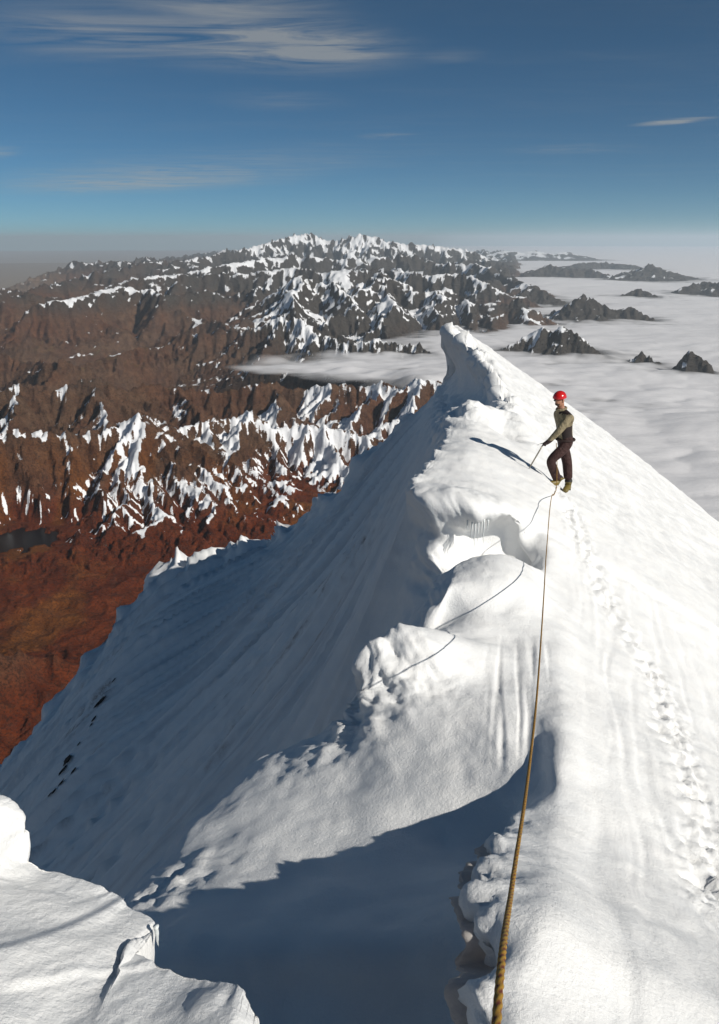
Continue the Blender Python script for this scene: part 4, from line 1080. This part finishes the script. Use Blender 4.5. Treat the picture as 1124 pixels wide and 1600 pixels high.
g2 = child('glove', skin([(wrR, .043, .043), (haR, .042, .040), (haR + (haR - wrR).normalized() * .05, .036, .03)], [(0, 1), (1, 2)], 1, 1), M_GLOVE)
hdr = (haR - wrR).normalized()
for i, o_ in enumerate([-.028, -.009, .010, .028]):
    b0_ = haR + hdr * .05 + side * o_
    child('finger', skin(finger([b0_, b0_ + hdr * .03, b0_ + hdr * .045 - UP * .03], .0125), [(0, 1), (1, 2)], 0, 1), M_GLOVE, g2)
# boots with crampons
def boot(ank, ground, toe_dir):
    td = Vector((toe_dir[0], toe_dir[1], 0)).normalized(); sd = Vector((td.y, -td.x, 0))
    g = ground; sc_ = 1.22
    heel = Vector((ank.x, ank.y, g)) - td * .075
    pts = [(heel + UP * .085, .062, .064), (heel + td * .025 + UP * .17, .076, .078), (Vector((ank.x, ank.y, ank.z)) + UP * .03, .090, .090),
           (heel + td * .16 + UP * .085, .064, .062), (heel + td * .26 + UP * .072, .064, .052), (heel + td * .32 + UP * .066, .048, .042)]
    me = skin(pts, [(0, 1), (1, 2), (0, 3), (3, 4), (4, 5)], 0, 2)
    for f in me.polygons:
        f.material_index = 1 if (f.center.z < g + .045 or f.center.z > g + .19) else 0
    b = child('boot', me, [M_BOOT, M_BOOTDK])
    bm = bmesh.new()
    def bar(a, c_, r):
        d = (c_ - a); q_ = d.to_track_quat('Z', 'Y').to_matrix().to_4x4()
        bmesh.ops.create_cone(bm, cap_ends=True, segments=5, radius1=r, radius2=r, depth=d.length, matrix=Matrix.Translation((a + c_) / 2) @ q_)
    for s_ in (-1, 1):
        bar(heel + sd * .036 * s_ + UP * .022, heel + td * .27 + sd * .036 * s_ + UP * .022, .006)
        for l_ in (0.0, .05, .13, .18, .24, .27):
            p = heel + td * l_ + sd * .040 * s_ + UP * .022
            bmesh.ops.create_cone(bm, cap_ends=True, segments=4, radius1=.002, radius2=.008, depth=.045, matrix=Matrix.Translation(p - UP * .02))
        p = heel + td * .30 + sd * .02 * s_ + UP * .02
        bar(heel + td * .27 + sd * .02 * s_ + UP * .024, p + td * .025 - UP * .02, .005)
    for l_ in (.0, .13, .27): bar(heel + td * l_ - sd * .036 + UP * .022, heel + td * l_ + sd * .036 + UP * .022, .005)
    me = bpy.data.meshes.new('crampon'); bm.to_mesh(me); bm.free(); child('crampon', me, M_STEEL, b)
    st = [heel + td * .16 + sd * .058 * math.cos(a) + UP * (.065 + .058 * math.sin(a)) for a in np.linspace(-0.5, math.pi + 0.5, 13)]
    child('crampon_strap', tube_mesh('crampon_strap', st, .007, 6), M_STRAP, b)
boot(anL, snow_z(anL.x, anL.y) + 0.015, (-0.92, -0.38)); boot(anR, snow_z(anR.x, anR.y) + 0.015, (-0.45, -0.89))

# ice axe, planted spike down, head under the hand
axe = bpy.data.objects.new('ice_axe', None); col.objects.link(axe)
axe['label'] = 'ice axe with its shaft planted in the snow under the climber\'s glove'; axe['category'] = 'ice axe'
tipx = J(822.5, 728, -0.20); tip = tipx.copy(); tip.z = min(tip.z, snow_z(tip.x, tip.y) - 0.02)
axe.location = tip
def achild(name, me, mat, parent=axe):
    o = link(name, me, mat, parent); o.matrix_parent_inverse = Matrix.Translation(tip).inverted(); return o
ax_ = (AXT - tip).normalized()
sh = achild('shaft', tube_mesh('shaft', [tip + ax_ * .07, tip + ax_ * .3, AXT + ax_ * .01], .014, 8), plain('axe_shaft', (0.30, 0.27, 0.22), 0.4, Metallic=0.4))
achild('spike', tube_mesh('spike', [tip - ax_ * .08, tip + ax_ * .03, tip + ax_ * .08], [.003, .009, .013], 6), M_STEEL)
pk = FWD * 0.85 + Vector((0, -.3, 0))
pk = (pk - ax_ * pk.dot(ax_)).normalized()
achild('pick', tube_mesh('pick', [AXT + ax_ * .012, AXT + ax_ * .014 + pk * .06, AXT + pk * .12 - ax_ * .012, AXT + pk * .17 - ax_ * .045], [.011, .009, .007, .003], 6), M_STEEL)
achild('adze', tube_mesh('adze', [AXT + ax_ * .012, AXT + ax_ * .012 - pk * .05, AXT - ax_ * .005 - pk * .09], [.011, .010, .018], 6), M_STEEL)

# ------------------------------------------------------------------ rope from the camera's end to the harness
RPX = [(771, 1680, .62), (776, 1600, .72), (801, 1380, 1.5), (822, 1240, 2.4), (838, 1100, 3.9), (845.5, 1000, 5.5), (850, 930, 7.4), (855, 850, 9.9), (862.5, 775, 12.3)]
rp = [at(*p) for p in RPX]
zt = snow_z(rp[-1].x, rp[-1].y); rp[-1].z = max(rp[-1].z, zt + 0.03)
rp += [J(864.5, 752, -0.28), J(866.3, 720, -0.22), tie]
rk = np.array([list(p) for p in rp]); ck = np.concatenate([[0], np.cumsum(np.linalg.norm(np.diff(rk, axis=0), axis=1))])
L_ = ck[-1]
arc = np.concatenate([np.arange(0, 4.5, 0.0035), np.arange(4.5, L_, 0.02), [L_]])
C = cmix(ck, rk, arc, 0.8)
for i_ in np.where((C[:, 1] > 9.0) & (arc < ck[-2]))[0]:
    C[i_, 2] = max(C[i_, 2], snow_z(C[i_, 0], C[i_, 1]) + 0.015)
T = np.gradient(C, arc, axis=0); T /= np.linalg.norm(T, axis=1, keepdims=True)
Sx = np.cross(T, [0, 0, 1.0]); Sx /= np.linalg.norm(Sx, axis=1, keepdims=True); Tx = np.cross(T, Sx)
nn_ = 14; an = np.linspace(0, 2 * math.pi, nn_ + 1)
hel = np.cos(3 * an[None, :] - arc[:, None] * 2 * math.pi / 0.034)     # three laid strands
rad = 0.0062 * (1 + 0.10 * hel)
RV = C[:, None, :] + rad[..., None] * (np.cos(an)[None, :, None] * Sx[:, None, :] + np.sin(an)[None, :, None] * Tx[:, None, :])
pat = np.clip(0.5 - 0.9 * hel, 0, 1) * (0.35 + 0.65 * (np.cos(an[None, :] + arc[:, None] * 2 * math.pi / 0.05) > 0.1))
t = NT('rope_sheath'); v = t.obj()
c = t.mix(t.attr('pat'), (0.36, 0.20, 0.014), (0.12, 0.010, 0.003))
c = t.mix(t.rng(t.noise(9, 3, 0.5, v), 0.3, 0.7), c, t.mix(t.attr('pat'), (0.28, 0.17, 0.022), (0.10, 0.02, 0.006)))
t.bsdf(c, 0.8, t.bump(t.noise(900, 2, 0.5, v), 0.0008))
rope = link('climbing_rope', grid_mesh('climbing_rope', RV, nn_ + 1, len(arc), attrs={'pat': pat}), t.m)
rope['label'] = 'yellow brown climbing rope running from the camera down to the climber\'s harness'; rope['category'] = 'rope'
# ------------------------------------------------------------------ the air
def haze_box():
    bm = bmesh.new(); bmesh.ops.create_cube(bm, size=1.0)
    for v in bm.verts:
        v.co = Vector((v.co.x * 420000, v.co.y * 420000, (-2400 if v.co.z < 0 else 900)))
    me = bpy.data.meshes.new('haze'); bm.to_mesh(me); bm.free()
    t = NT('haze_air')
    pv = t.n('ShaderNodeVolumePrincipled')
    pv.inputs['Color'].default_value = (0.80, 0.91, 1.0, 1)
    pv.inputs['Density'].default_value = HAZE
    pv.inputs['Anisotropy'].default_value = 0.2
    t.l(pv.outputs[0], t.out.inputs['Volume'])
    link('haze', me, t.m, kind='stuff', label='thin blue grey air between the camera and the horizon', category='haze')
HAZE = 1.15e-5
haze_box()
